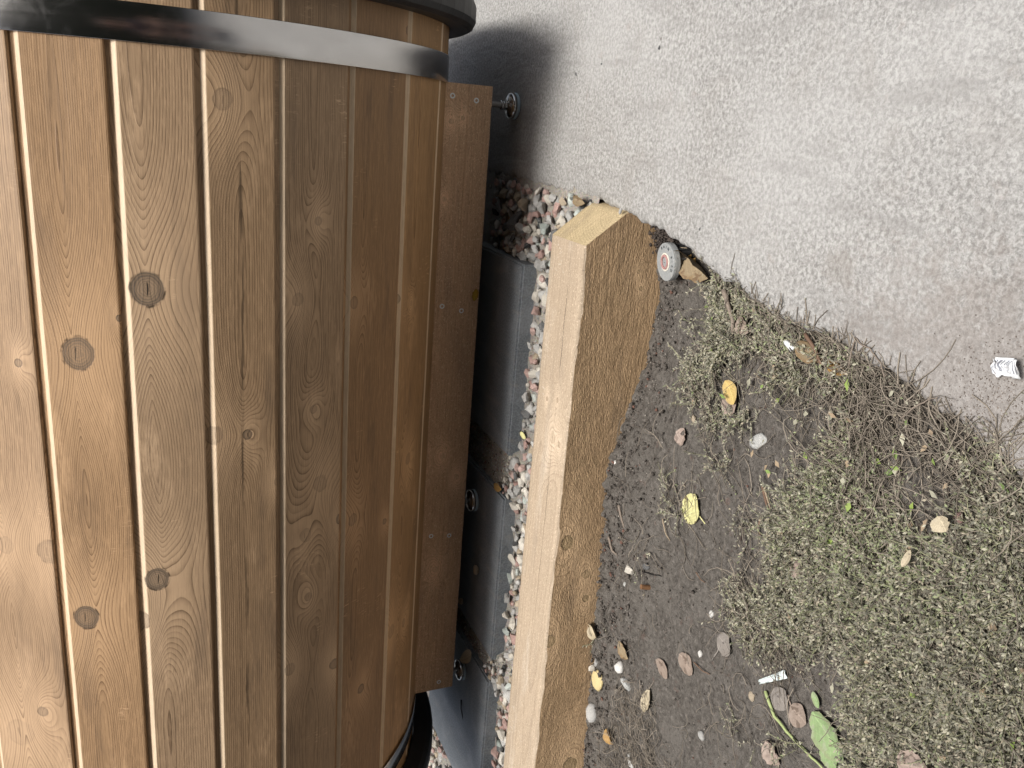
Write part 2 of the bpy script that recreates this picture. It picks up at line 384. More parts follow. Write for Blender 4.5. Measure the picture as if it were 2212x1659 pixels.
def build_soil():
    xs = np.concatenate((np.linspace(-4, -1.62, 16), np.arange(-1.6, .02, .0042))); ys = np.concatenate((np.linspace(-2.5, .28, 16), np.arange(.30, 1.19, .0042), [1.2]))
    v = []; 
    for y in ys:
        for x in xs:
            z = soil_z(x, y)
            if x > -1.62 and y > .28:
                near = math.exp(-(1.17-y)/.09) if y < 1.17 else 1
                z += (.0022+.009*near)*fbm(x*55, y*55, 1.1, 3)+.0016*fbm(x*190, y*190, 2.2, 2)
            v.append((x, y, z))
    nx = len(xs); I = np.arange(nx*len(ys)).reshape(len(ys), nx)
    F4 = np.stack((I[:-1, :-1], I[:-1, 1:], I[1:, 1:], I[1:, :-1]), -1).reshape(-1, 4)
    me = fast_mesh('soil', np.array(v), F4); me.polygons.foreach_set('use_smooth', [True]*len(me.polygons))
    tag(link('soil_bed', me, MAT_SOIL), 'bare dark soil bed in front of the timber', kind='structure')
build_soil()

def bed_z(x, y):
    z = -.030
    for a, b in ((-.762, -.666), (-1.2226, -1.1614)):
        if a-.01 < x < b+.01: z = max(z, -.012-.05*max(0, 1.52-y))
    return z+.004*fbm(x*40, y*40, 5)
def build_bed():
    xs = np.arange(-2.3, -.08, .007); ys = np.concatenate((np.arange(1.27, 1.75, .007), np.linspace(1.76, 2.9, 60)))
    v = [(x, y, bed_z(x, y)-(.03 if x > edge_x(y)+.01 else 0)) for y in ys for x in xs]
    nx = len(xs); I = np.arange(nx*len(ys)).reshape(len(ys), nx)
    F4 = np.stack((I[:-1, :-1], I[:-1, 1:], I[1:, 1:], I[1:, :-1]), -1).reshape(-1, 4)
    me = fast_mesh('bed', np.array(v), F4); me.polygons.foreach_set('use_smooth', [True]*len(me.polygons))
    tag(link('gravel_bed', me, MAT_SAND), 'grey brown gritty sand bed between the dark slabs', kind='structure')
build_bed()

# ------------------------------------------------------------------ dark paving slabs under the tub
def mat_paver():
    n = N('dark_paver'); p = n.pos()
    a = n.noise(p, 12, 4, .6, .5); b = n.noise(p, 260, 3, .65); st = n.noise(n.sc(p, (60, 9, 40)), 1, 4, .6)
    c = n.mix(n.sstep(b, .35, .7), (.125, .14, .155), (.215, .235, .255))
    c = n.mix(n.math('MULTIPLY', n.sstep(a, .45, .7), .4), c, (.29, .305, .32))
    c = n.mix(n.math('MULTIPLY', n.sstep(st, .52, .7), .25), c, (.32, .30, .265))
    e = n.new('ShaderNodeNewGeometry').outputs['Pointiness']
    c = n.mix(n.math('MULTIPLY', n.sstep(n.noise(p, 90, 3, .7), .6, .7), .3), c, (.2, .19, .17))
    n.bump(n.math('ADD', b, n.math('MULTIPLY', a, 1.5)), .6, .0009)
    return n.done(c, .62)
MAT_PAV = mat_paver()
for (x0, x1, yf, lab) in ((-.6658, -.2652, 1.489, 'dark grey concrete paving slab nearest the pale slab edge'),
                          (-1.1614, -.762, 1.487, 'middle dark grey paving slab with a pale pebble lying on it'),
                          (-1.6226, -1.2226, 1.490, 'far dark grey paving slab with a black twig lying on it')):
    bm = bmesh.new(); w, dp = x1-x0, .40
    box(bm, -w/2, w/2, 0, dp, -.055, 0)
    bmesh.ops.bevel(bm, geom=[e for e in bm.edges if all(v.co.z > -.01 for v in e.verts)], offset=.004, segments=2, affect='EDGES')
    bmesh.ops.subdivide_edges(bm, edges=[e for e in bm.edges if e.calc_length() > .2], cuts=24, use_grid_fill=False)
    for v in bm.verts:
        k = .0014 if v.co.z > -.02 else .0005
        v.co += Vector((fbm(v.co.x*30+x0*9, v.co.y*30), fbm(v.co.x*30, v.co.y*30+x0*5, 4), 0))*k
    me = bpy.data.meshes.new('paver'); bm.to_mesh(me); bm.free()
    o = link('paving_slab', me, MAT_PAV); o.location = ((x0+x1)/2, yf, 0); tag(o, lab, 'paving slab', 'dark slabs under the tub')

# ------------------------------------------------------------------ gravel
STONE_COL = {
    'grey': ((.27, .27, .26), (.46, .455, .44), (.5, .49, .47), 'grey'),
    'pale': ((.44, .41, .35), (.60, .57, .51), (.66, .63, .58), 'pale cream'),
    'pink': ((.32, .20, .175), (.48, .345, .31), (.46, .37, .34), 'pinkish red'),
    'dark': ((.055, .058, .06), (.13, .13, .13), (.24, .24, .24), 'dark'),
    'green': ((.28, .32, .30), (.46, .50, .47), (.48, .5, .48), 'bluish green'),
    'tan': ((.27, .22, .155), (.42, .35, .26), (.5, .45, .38), 'tan'),
}
SM = {k: mat_stone('stone_'+k, v[0], v[1], v[2]) for k, v in STONE_COL.items()}
SMESH = {}
for k in STONE_COL:
    L = []
    for i in range(9):
        me = hull_stone(hash_seed := (i*17+len(k)*101+ord(k[0])), 15+i % 4, 1, .68+.06*(i % 4), .52+.07*(i % 3), .22)
        me.materials.append(SM[k]); L.append(me)
    SMESH[k] = L
def in_gap(x): return -.762 < x < -.666 or -1.2226 < x < -1.1614
def bed_region(x, y):
    if y < 1.285: return False
    if x > edge_x(y)-.004: return False
    if x > -.262: return y < 1.72
    if x < -1.628: return y < 2.3
    if in_gap(x): return y < 1.50+(.012 if x > -1 else .03)
    return y < 1.478
cells = {}; stones = []
def try_stone(x, y, s, mind):
    key = (int(x/.03), int(y/.03))
    for a in (-1, 0, 1):
        for b in (-1, 0, 1):
            for (px, py, ps) in cells.get((key[0]+a, key[1]+b), ()):
                if (px-x)**2+(py-y)**2 < (mind*(ps+s)*.5)**2: return False
    cells.setdefault(key, []).append((x, y, s)); return True
R2 = random.Random(5)
for layer in range(2):
    cells = {}
    for _ in range(14000 if layer else 9000):
        if R2.random() < .24: x = R2.uniform(-.265, -.10); y = R2.uniform(1.285, 1.74)
        elif R2.random() < .16: x = R2.uniform(-2.2, -1.62); y = R2.uniform(1.285, 2.25)
        else: x = R2.uniform(-2.2, -.11); y = R2.uniform(1.285, 1.53)
        s = min(.042, max(.015, R2.lognormvariate(math.log(.0275), .25)))
        if not bed_region(x, y): continue
        if not bed_region(x+s*.35, y) or not (bed_region(x, y+s*.3)): continue
        if in_gap(x) and y > 1.485: s *= .6
        if try_stone(x, y, s, .78 if layer == 0 else .9):
            z = bed_z(x, y)+s*.12+(.008 if layer else -.004)*R2.uniform(.4, 1.1)
            stones.append((x, y, z, s, layer))
# which ones does the camera meet: those in frame, biggest upper ones first
def pix(p):
    v = Vector(p)-CAM; z = v.dot(FW); return 1106+F_PX*v.dot(DN)/z, 829.5-F_PX*v.dot(RT)/z
vis = []; rest = []
for st in stones:
    px, py = pix(st[:3])
    (vis if (st[4] == 1 and -20 < py < 1690 and (st[1] < 1.72 or st[0] < -1.6) and px > 900) else rest).append(st)
vis.sort(key=lambda s: -s[3]/(Vector(s[:3])-CAM).length)
rest += vis[300:]; vis = vis[:300]
KINDS = ['grey']*36+['pale']*22+['pink']*20+['dark']*8+['green']*7+['tan']*9
for (x, y, z, s, _) in vis:
    k = R2.choice(KINDS); o = link('gravel_stone', R2.choice(SMESH[k]))
    o.location = (x, y, z); o.scale = (s*1.15, s*1.12, s*1.1); o.rotation_euler = (R2.uniform(-.5, .5), R2.uniform(-.5, .5), R2.uniform(0, 6.28))
    zone = 'beside the slab corner and the timber end' if x > -.27 else ('beyond the far end of the dark slabs' if x < -1.62 else ('in front of the nearest dark slab' if x > -.69 else 'in front of the middle dark slab' if x > -1.18 else 'in front of the far dark slab'))
    nm = ('small ' if s < .0275 else 'larger ')+STONE_COL[k][3]
    tag(o, f'one of the {nm} gravel stones {zone}', 'stone', f'{nm} gravel stones {zone}')
def joined(name, items, label, cat=None, mat=None):
    V, Fc, C = [], [], []; off = 0
    for (me, mtx, col) in items:
        n = len(me.vertices); co = np.empty(n*3, np.float32); me.vertices.foreach_get('co', co); co = co.reshape(-1, 3)
        A = np.array(mtx.to_3x3()); co = co@A.T+np.array(mtx.translation)
        me.calc_loop_triangles(); t = np.empty(len(me.loop_triangles)*3, np.int32); me.loop_triangles.foreach_get('vertices', t)
        V.append(co); Fc.append(t.reshape(-1, 3)+off); C.append(np.tile(np.array(col), (n, 1))); off += n
    m = fast_mesh(name, np.concatenate(V), np.concatenate(Fc), np.concatenate(C))
    return tag(link(name, m, mat), label, cat, kind='stuff')
def mat_stuffstone():
    n = N('mixed_gravel'); p = n.pos(); c = n.attr('Col')
    c = n.mix(n.math('MULTIPLY', n.sstep(n.noise(p, 170, 3, .65), .5, .7), .4), c, (.48, .46, .43))
    c = n.mix(n.math('MULTIPLY', n.sstep(n.noise(p, 330, 2, .65), .52, .68), .4), c, (.08, .075, .07))
    n.bump(n.noise(p, 260, 4, .7), .8, .0012); return n.done(c, .82)
MAT_STUFF = mat_stuffstone()
items = []
for (x, y, z, s, _) in rest:
    k = R2.choice(KINDS); c0, c1 = STONE_COL[k][:2]; t = R2.random()
    mtx = Matrix.Translation((x, y, z)) @ Matrix.Rotation(R2.uniform(0, 6.28), 4, 'Z') @ Matrix.Rotation(R2.uniform(-.6, .6), 4, 'X') @ Matrix.Scale(s*1.12, 4)
    items.append((R2.choice(SMESH[k]), mtx, [a+(b-a)*t for a, b in zip(c0, c1)]))
joined('gravel', items, 'loose mixed gravel lying lower down between the separate stones', 'gravel', MAT_STUFF)
# grit
items = []
for _ in range(2600):
    if R2.random() < .5:
        x = R2.uniform(-1.7, -.1); y = R2.uniform(1.29, 1.5)
    else:
        x = R2.choice((R2.uniform(-.76, -.668), R2.uniform(-1.22, -1.163))); y = R2.uniform(1.46, 1.75)
    if x > edge_x(y)-.003 or (y > 1.484 and not in_gap(x)): continue
    s = R2.uniform(.002, .006); k = R2.choice(KINDS); c0, c1 = STONE_COL[k][:2]
    items.append((R2.choice(SMESH[k]), Matrix.Translation((x, y, bed_z(x, y)+s*.25)) @ Matrix.Rotation(R2.uniform(0, 6.28), 4, 'Z') @ Matrix.Scale(s, 4), c0 if R2.random() < .6 else c1))
joined('grit', items, 'fine grit and sand grains filling the joints between the dark slabs', 'grit', MAT_STUFF)

# ------------------------------------------------------------------ sleeper timber
def build_sleeper():
    root = empty('timber_sleeper', (-.177, 1.23, .042)); tag(root, 'long squared timber sleeper with a sloping cut end by the slab', 'timber')
    def yf(x): return 1.170-.012*np.clip((-.177-x)/1.0, 0, 1.6)+.0012*fbm(x*6, 2)
    def yb(x): return 1.291+.001*fbm(x*5, 7)
    xs = np.concatenate((np.linspace(-2.7, -1.4, 14), np.arange(-1.39, -.1775, .006), [-.177]))
    xe = [(-.177+i*.009, .042-i*.011) for i in range(1, 7)]            # the sloping cut end
    prof = [(x, .042) for x in xs]+xe+[(-.119, -.05), (-.119, -.25)]
    # knots
    kn = []
    for (px, py, r, k) in ((1225, 1172, .0125, .8), (1266, 1239, .008, .6), (1187, 1383, .011, .75), (1229, 1647, .016, .8), (1265, 1291, .007, .8), (1388, 624, .0035, .8), (1383, 588, .003, .7)):
        p = on_y(px, py, 1.165); kn.append((p.x, p.z, r, k))
    side = wood('sleeper_side', (.385, .265, .155), (.20, .13, .068), kn, tc=-.03, spacing=.0075, depth=.012, slope=.11, seed=3.3, rough=.85, fibre=.55, ringk=.34, pale=.3,
                bumpd=.0022, knotcol=(.17, .135, .065), palecol=(.50, .37, .21), warp=.8, ringbump=.35, saw=1.8)
    ktop = []
    for (px, py, r, k) in ((1190, 984, .010, .35), (1204, 1000, .005, .6), (1178, 900, .004, .8), (1200, 905, .004, .8), (1206, 1476, .004, .6), (1240, 830, .003, .8)):
        p = on_z(px, py, .042); ktop.append((p.x, p.y, r, k))
    top = wood('sleeper_top', (.43, .345, .255), (.24, .18, .125), ktop, tc=1.20, spacing=.010, depth=.02, slope=.05, seed=8.1, rough=.8, fibre=.35, ringk=.4, pale=.5,
               bumpd=.0012, streak=(on_z(1203, 850, .042).y, .0016), knotcol=(.16, .11, .06), palecol=(.56, .51, .44), saw=.9)
    endm = wood('sleeper_end', (.50, .40, .245), (.30, .215, .115), (), tc=1.1, spacing=.006, depth=.05, slope=1.2, seed=5.1, rough=.8, fibre=.4, ringk=.35, pale=.4, bumpd=.0016, saw=1.0)
    # top face strip (with softened arrises) and the sloping end as separate meshes so that each grain runs true
    def strip(name, pf, mat, wob):
        v, f, uv = [], [], []
        cols = [(0, -.0045), (0.012, -.0012), (.04, 0)]+[(k, 0) for k in np.linspace(.12, .9, 14)]+[(.97, -.001), (1, -.004)]
        for (x, z) in pf:
            a, b = yf(x), yb(x)
            for (k, dz) in cols:
                e = fbm(x*35, k*3+z*30, 2.2, 3)
                v.append((x, a+(b-a)*k-(.0012*e if k < .02 else 0), z+dz+(wob*e)+(-.0055*max(0, fbm(x*16, 4.4)+.1) if k < .02 else -.0025*max(0, fbm(x*16, 4.4)) if k < .05 else 0))); uv.append((x+z*-.8, a+(b-a)*k))
        m = len(cols)
        for i in range(len(pf)-1):
            for j in range(m-1): f.append((i*m+j, (i+1)*m+j, (i+1)*m+j+1, i*m+j+1))
        o = link(name, mesh(name, v, f, True, uv), mat); o.parent = root; o.matrix_parent_inverse = Matrix.Translation(-root.location); return o, [v[i*m] for i in range(len(pf))], [v[i*m+m-1] for i in range(len(pf))]
    t_o, ft, bt = strip('top_face', [(x, .042) for x in xs], top, .0005)
    fine = [(-.177+i*.0045, .042-i*.0055) for i in range(0, 13)]+[(-.119, -.05), (-.119, -.25)]
    t_o['label'] = 'pale weathered top face'
    e_o, fe, be = strip('cut_end', fine, endm, .0007); e_o['label'] = 'yellowish sloping sawn end'
    # front face
    v, f, uv = [], [], []
    cols = ft+fe[1:]
    zs = np.linspace(0, 1, 44)
    for (x, y, z) in cols:
        for k in zs:
            zz = z+(-.25-z)*k**1.4
            e = fbm(x*60, zz*160, 1, 3); g = fbm(x*7, zz*14, 3, 3)
            v.append((x, y-(.0012*e+.0012*g)*min(1, k*12), zz)); uv.append((x, zz))
    m = len(zs)
    for i in range(len(cols)-1):
        for j in range(m-1): f.append((i*m+j, i*m+j+1, (i+1)*m+j+1, (i+1)*m+j))
    o = link('front_face', mesh('front', v, f, True, uv), side); o.parent = root; o.matrix_parent_inverse = Matrix.Translation(-root.location); o['label'] = 'brown rough sawn front face'
    # back face and the buried end and underside
    v, f, uv = [], [], []
    cb = bt+be[1:]
    for (x, y, z) in cb:
        for zz in (z, -.25): v.append((x, y, zz)); uv.append((x, zz))
    for i in range(len(cb)-1): f.append((i*2, (i+1)*2, (i+1)*2+1, i*2+1))
    o = link('back_face', mesh('back', v, f, False, uv), side); o.parent = root; o.matrix_parent_inverse = Matrix.Translation(-root.location)
build_sleeper()

# ------------------------------------------------------------------ barrel shaped sauna / tub on its side
YC, ZB, RB = 1.80, .64, .54
X0, X1 = -1.455, .19
THETA = [.5862, .3381, .1256, -.0741, -.275, -.4994, -.7555, -1.0349]          # joints read off the photograph
full = [.5862+.2244*i for i in range(9, 0, -1)]+THETA
nxt = -1.0349; left = (full[0]-2*math.pi); nn = 12
for i in range(1, nn): full.append(nxt+(left-nxt)*i/nn)
JOINTS = full                                                                     # descending angles, closed circle
def hit(x, y):
    D = ray(x, y); a = D.y**2+D.z**2; b = -D.y*YC+D.z*(CAM_H-ZB); c = YC**2+(CAM_H-ZB)**2-RB**2
    t = (-b-math.sqrt(max(0, b*b-a*c)))/a; p = CAM+D*t
    return p.x, math.atan2(p.z-ZB, YC-p.y), p.length
KN = [(318, 625, 30, .85), (168, 765, 28, .72), (340, 1252, 21, .85), (186, 1335, 21, .8), (302, 1345, 18, .5), (105, 1193, 20, .3), (482, 215, 18, .3),
      (767, 655, 13, .4), (464, 942, 17, .35), (536, 940, 10, .7), (680, 885, 9, .35), (645, 648, 13, .25), (690, 478, 9, .35), (735, 1120, 11, .6), (662, 1158, 14, .22),
      (668, 1290, 9, .35), (722, 1435, 11, .55), (628, 1447, 12, .3), (90, 1540, 9, .5), (42, 1585, 22, .1), (38, 785, 7, .6), (694, 1045, 17, .25), (764, 1124, 13, .35),
      (832, 1127, 7, .6), (862, 648, 12, .4), (893, 655, 6, .3), (886, 992, 13, .35), (783, 1490, 10, .6), (848, 1365, 15, .3), (876, 1346, 9, .35), (883, 66, 9, .6), (258, 688, 6, .85), (10, 1180, 14, .15), (600, 1040, 8, .3)]
kmap = {}
for (x, y, r, k) in KN:
    X, th, d = hit(x, y); kmap.setdefault(sum(1 for j in JOINTS if j > th)-1, []).append((X, th, r*d/F_PX/1.05, min(1, k*1.25)))
tub = empty('barrel_sauna', (-.63, YC, .04))
tag(tub, 'brown barrel shaped wooden sauna lying on a support frame, steel bands round it', 'sauna')
def adopt(o, parent=tub):
    o.parent = parent; o.matrix_parent_inverse = Matrix.Translation(-Vector(tub.location)); return o
BASES = [((.385, .258, .155), (.12, .068, .035)), ((.375, .238, .130), (.115, .062, .030)), ((.395, .272, .168), (.115, .069, .039)), ((.40, .268, .158), (.12, .070, .037)),
         ((.34, .208, .108), (.11, .058, .027)), ((.41, .252, .126), (.14, .076, .033))]
def stave(i):
    a0 = JOINTS[i]; a1 = JOINTS[i+1] if i+1 < len(JOINTS) else JOINTS[0]-2*math.pi
    P0 = Vector((YC-RB*math.cos(a0), ZB+RB*math.sin(a0))); P1 = Vector((YC-RB*math.cos(a1), ZB+RB*math.sin(a1)))
    am = (a0+a1)/2; nrm = Vector((-math.cos(am), math.sin(am))); tn = (P1-P0); w = tn.length; tn.normalize()
    # cross section: (t along the face, depth outwards)
    pr = [(-.003, -.0056), (.0066, -.0052), (.0074, -.0048), (.0128, -.0006), (.0138, -.0002), (.016, 0), (w*.35, .0006), (w*.65, .0006), (w-.0042, 0), (w-.0022, -.0005), (w-.0012, -.0018), (w-.0008, -.013), (w-.001, -.030), (0, -.030)]
    xs = np.linspace(X0, X1, 46); r = random.Random(i)
    v, f, uv = [], [], []
    for x in xs:
        for (t, d) in pr:
            q = P0+tn*t+nrm*(d+.0004*fbm(x*5, i*3.1+t*20)); v.append((x, q.x, q.y)); uv.append((x, t if d > -.02 else t+.2))
    m = len(pr)
    for k in range(len(xs)-1):
        for j in range(m): f.append((k*m+j, k*m+(j+1) % m, (k+1)*m+(j+1) % m, (k+1)*m+j))
    f.append(tuple(range(m-1, -1, -1))); f.append(tuple((len(xs)-1)*m+j for j in range(m)))
    me = mesh('stave', v, f, False, uv)
    vis_ = 7 <= i <= 17
    if vis_:
        kn = [(X, (Vector((YC-RB*math.cos(th), ZB+RB*math.sin(th)))-P0).dot(tn), rr, kk) for (X, th, rr, kk) in kmap.get(i, [])]
        b = BASES[{9: 0, 10: 1, 11: 2, 12: 3, 13: 2, 14: 4, 15: 5, 16: 5}.get(i, i % 4)]
        tcs = {9: .06, 10: .05, 11: .035, 12: .055, 13: .062, 14: .04, 15: .06}.get(i, .05)
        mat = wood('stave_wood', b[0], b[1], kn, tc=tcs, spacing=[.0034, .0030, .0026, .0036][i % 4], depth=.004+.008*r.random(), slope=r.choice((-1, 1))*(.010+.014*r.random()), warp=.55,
                   seed=i*1.7+.3, streak=(.055, .0034) if i == 12 else None, rough=.5, fibre=.42, ringk=.85, pale=.55, bumpd=.0006, lit_pale_bevel=True)
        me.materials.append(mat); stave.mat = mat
    else: me.materials.append(stave_plain)
    adopt(link('stave', me))
stave_plain = wood('stave_wood_plain', *BASES[1], (), tc=.05, seed=4.2)
for i in range(len(JOINTS)): stave(i)

def ring(name, xa, xb, ra, rb, mat, n=96, bev=.004, parent=tub, arc=None):
    pr = [(xa, ra), (xa, rb-bev), (xa+bev*.35, rb-bev*.3), (xa+bev, rb), (xb-bev, rb), (xb-bev*.35, rb-bev*.3), (xb, rb-bev), (xb, ra)]
    v, f = [], []
    for i in range(n):
        a = 2*math.pi*i/n
        for (x, r) in pr: v.append((x, YC-r*math.cos(a), ZB+r*math.sin(a)))
    m = len(pr)
    for i in range(n):
        for j in range(m): f.append((i*m+j, i*m+(j+1) % m, ((i+1) % n)*m+(j+1) % m, ((i+1) % n)*m+j))
    return link(name, mesh(name, v, f, False), mat)
def mat_steel():
    n = N('stainless_steel'); p = n.pos()
    b = n.noise(n.sc(p, (600, 6, 6)), 1, 3, .6); s2 = n.noise(p, 7, 3); sm = n.noise(p, 34, 4, .6, .8)
    c = n.mix(s2, (.50, .50, .50), (.62, .61, .60))
    c = n.mix(n.math('MULTIPLY', n.math('SUBTRACT', 1, n.sstep(n.vor(p, 150, 'F1', 0), .05, .12)), n.sstep(n.noise(p, 22, 2), .56, .62)), c, (.85, .85, .85))
    r = n.math('ADD', .14, n.math('MULTIPLY', n.sstep(sm, .45, .7), .05)); r = n.math('ADD', r, n.math('MULTIPLY', b, .08))
    n.bump(n.math('ADD', n.math('MULTIPLY', s2, 5), n.math('MULTIPLY', b, .5)), .2, .0006)
    n.b.inputs['Anisotropic'].default_value = .3
    return n.done(c, r, 1)
MAT_STEEL = mat_steel()
MAT_BLACK = plain('black_stained_wood', (.017, .017, .018), .5, 0, .5, 45, .0006)
bmats = []
for (xa, xb, lab) in ((.0575, .105, 'polished steel band near the slab end'), (-1.3745, -1.327, 'polished steel band at the far end')):
    o = ring('steel_band', xa, xb, RB+.0004, RB+.0022, MAT_STEEL, 180, .0006); adopt(o); o['label'] = lab
    o.data.polygons.foreach_set('use_smooth', [True]*len(o.data.polygons))
for (xa, xb) in ((.152, .206), (-1.472, -1.418)):
    o = ring('end_rim', xa, xb, RB+.0015, .588, MAT_BLACK, 72, .014); adopt(o)
    o2 = ring('rim_lining', xa+.018, xb-.018, RB-.09, RB+.001, MAT_BLACK, 48, .004)
    o2.parent = o
for xa in (X0+.05, X1-.05):
    bm = bmesh.new(); bmesh.ops.create_circle(bm, cap_ends=True, segments=48, radius=RB-.02)
    me = bpy.data.meshes.new('end_wall'); bm.to_mesh(me); bm.free()
    o = link('end_wall', me, MAT_BLACK); o.rotation_euler = (0, math.pi/2, 0); o.location = (xa, YC, ZB); o.parent = tub; o.matrix_parent_inverse = Matrix.Translation(-Vector(tub.location))
# support board, cross bearers, feet
def build_board():
    xa, xb, ya, yb, za, zb = -1.3205, .0597, 1.62, 1.662, .036, .1385
    kb = []
    for (px, py, r, k) in ((1000, 255, .004, .5), (975, 262, .005, .3), (1010, 1225, .007, .25), (940, 1230, .007, .25), (955, 985, .006, .2), (985, 1030, .006, .2), (960, 430, .004, .3)):
        p = on_y(px, py, 1.62); kb.append((p.x, p.z, r, k))
    mat = wood('support_board_wood', (.60, .40, .26), (.33, .21, .13), kb, tc=.09, spacing=.006, depth=.004, slope=.006, seed=6.4, rough=.7, fibre=.35, ringk=.4, pale=.35, bumpd=.0007, saw=.45, warp=.5)
    xs = np.linspace(xa, xb, 90); v, f, uv = [], [], []
    pr = [(ya+.0015, za), (ya, za+.002)]+[(ya, z) for z in np.linspace(za+.01, .083, 6)]+[(ya+.0012, .0865), (ya+.0004, .090)]+[(ya, z) for z in np.linspace(.095, zb-.008, 5)]+[(ya, zb-.002), (ya+.0015, zb), (yb, zb), (yb, za)]
    for x in xs:
        for (y, z) in pr:
            v.append((x, y+.0004*fbm(x*14, z*60, 2), z+(.0006*fbm(x*40, 1) if z < za+.003 else 0))); uv.append((x, z+(y-ya)))
    m = len(pr)
    for k in range(len(xs)-1):
        for j in range(m): f.append((k*m+j, k*m+(j+1) % m, (k+1)*m+(j+1) % m, (k+1)*m+j))
    f.append(tuple(range(m-1, -1, -1))); f.append(tuple((len(xs)-1)*m+j for j in range(m)))
    b = adopt(link('support_board', mesh('support_board', v, f, False, uv), mat))
    zinc = plain('zinc_plated_steel', (.72, .74, .75), .4, .1, .1, 300)
    darkm = plain('screw_socket', (.06, .07, .07), .5, .4)
    sv, sf = lathe([(.0015, -.004), (.0052, -.0006), (.0053, .0004), (.0046, .0007), (.0026, .0004), (.0022, -.0012)], 16)
    star = [(.0021 if i % 2 else .0012, i*math.pi/6) for i in range(12)]
    s_me = mesh('screw', sv, sf); s_me.materials.append(zinc); s_me.materials.append(darkm)
    s_me.polygons[-1].material_index = 1; s_me.polygons[-2].material_index = 0
    for p in s_me.polygons:
        if abs(p.center.x) < .0024 and abs(p.center.y) < .0024 and p.center.z > -.0015 and p.area < 1e-5 and math.hypot(p.center.x, p.center.y) < .0025: p.material_index = 1
    for (x, z) in ((.036, .118), (.031, .069), (-.376, .116), (-.386, .073), (-.904, .112), (-.908, .069), (-1.300, .072)):
        o = link('screw', s_me); o.location = (x, 1.6198, z); o.rotation_euler = (math.pi/2, random.random()*3, 0); o.parent = b
    hv, hf = lathe([(.0035, -.002), (.0046, .0002), (.0030, .0006), (.0012, -.001)], 9)
    o = link('splintered_hole', mesh('hole', hv, hf), plain('torn_wood', (.36, .25, .16), .8, 0, .5, 900)); o.location = (-1.306, 1.6198, .111); o.rotation_euler = (math.pi/2, 0, 0); o.parent = b
    # rear board and the cross bearers carrying the barrel
    bm = bmesh.new(); box(bm, xa, xb, 1.938, 1.98, za, zb, .002, 1); me = bpy.data.meshes.new('rear'); bm.to_mesh(me); bm.free(); adopt(link('support_board', me, plain('rear_timber', (.2, .115, .062), .7)))  # rear board in the same plain dark brown as the bearers
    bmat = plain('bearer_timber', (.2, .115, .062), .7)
    for x in (-1.29, -.85, .01):
        bm = bmesh.new(); r = []
        n = 14
        ys = [1.664+(1.936-1.664)*k/n for k in range(n+1)]
        vs = [[bm.verts.new((x+s*.022, y, z)) for s in (-1, 1) for z in (za+.004, ZB-math.sqrt((RB-.012)**2-(y-YC)**2))] for y in ys]
        for a, c in zip(vs[:-1], vs[1:]):
            bm.faces.new((a[0], a[1], c[1], c[0])); bm.faces.new((a[2], c[2], c[3], a[3])); bm.faces.new((a[1], a[3], c[3], c[1])); bm.faces.new((a[0], c[0], c[2], a[2]))
        bm.faces.new((vs[0][0], vs[0][2], vs[0][3], vs[0][1])); bm.faces.new((vs[-1][0], vs[-1][1], vs[-1][3], vs[-1][2]))
        me = bpy.data.meshes.new('bearer'); bm.to_mesh(me); bm.free(); adopt(link('cross_bearer', me, bmat))
build_board()
MAT_CHROME = plain('foot_steel', (.55, .55, .55), .22, 1, .1, 200); MAT_PAD = plain('pale_blue_plastic', (.42, .52, .58), .5, 0, .1, 100)
MAT_THREAD = plain('threaded_steel', (.5, .5, .5), .35, 1, .1, 200)
def foot(x, y, zg):
    e = empty('leveling_foot', (x, y, zg)); e.parent = tub; e.matrix_parent_inverse = Matrix.Translation(-Vector(tub.location))
    def part(name, v, f, mat, sm=True):
        o = link(name, mesh(name, v, f, sm), mat); o.parent = e
        return o
    part('plastic_base', *lathe([(.0235, .0), (.0255, .0012), (.0255, .0055), (.0245, .0065)], 40), MAT_PAD, False)
    part('steel_pad', *lathe([(.0246, .0062), (.0252, .0075), (.0252, .0125), (.0238, .0152), (.018, .0172), (.010, .0185), (.0075, .021)], 40), MAT_CHROME, True)
    part('nut', *lathe([(.0078, .0205), (.0084, .0215), (.0084, .0265), (.0078, .0275)], 6), MAT_CHROME, False)
    part('nut', *lathe([(.0088, .0278), (.0094, .0288), (.0094, .0325), (.0088, .0335)], 6), MAT_CHROME, False)
    top = .045-zg; pr = [(.0058, .020)]; z = .0335
    while z < top: pr += [(.0058, z), (.0049, z+.0008)]; z += .0016
    pr.append((.0055, top)); part('threaded_rod', *lathe(pr, 14), MAT_THREAD, False)
for (x, zg) in ((.0275, ZC), (-.8405, 0.), (-1.299, 0.)):
    foot(x, 1.649, zg); foot(x, 1.955, zg if zg < 0 else -.004)

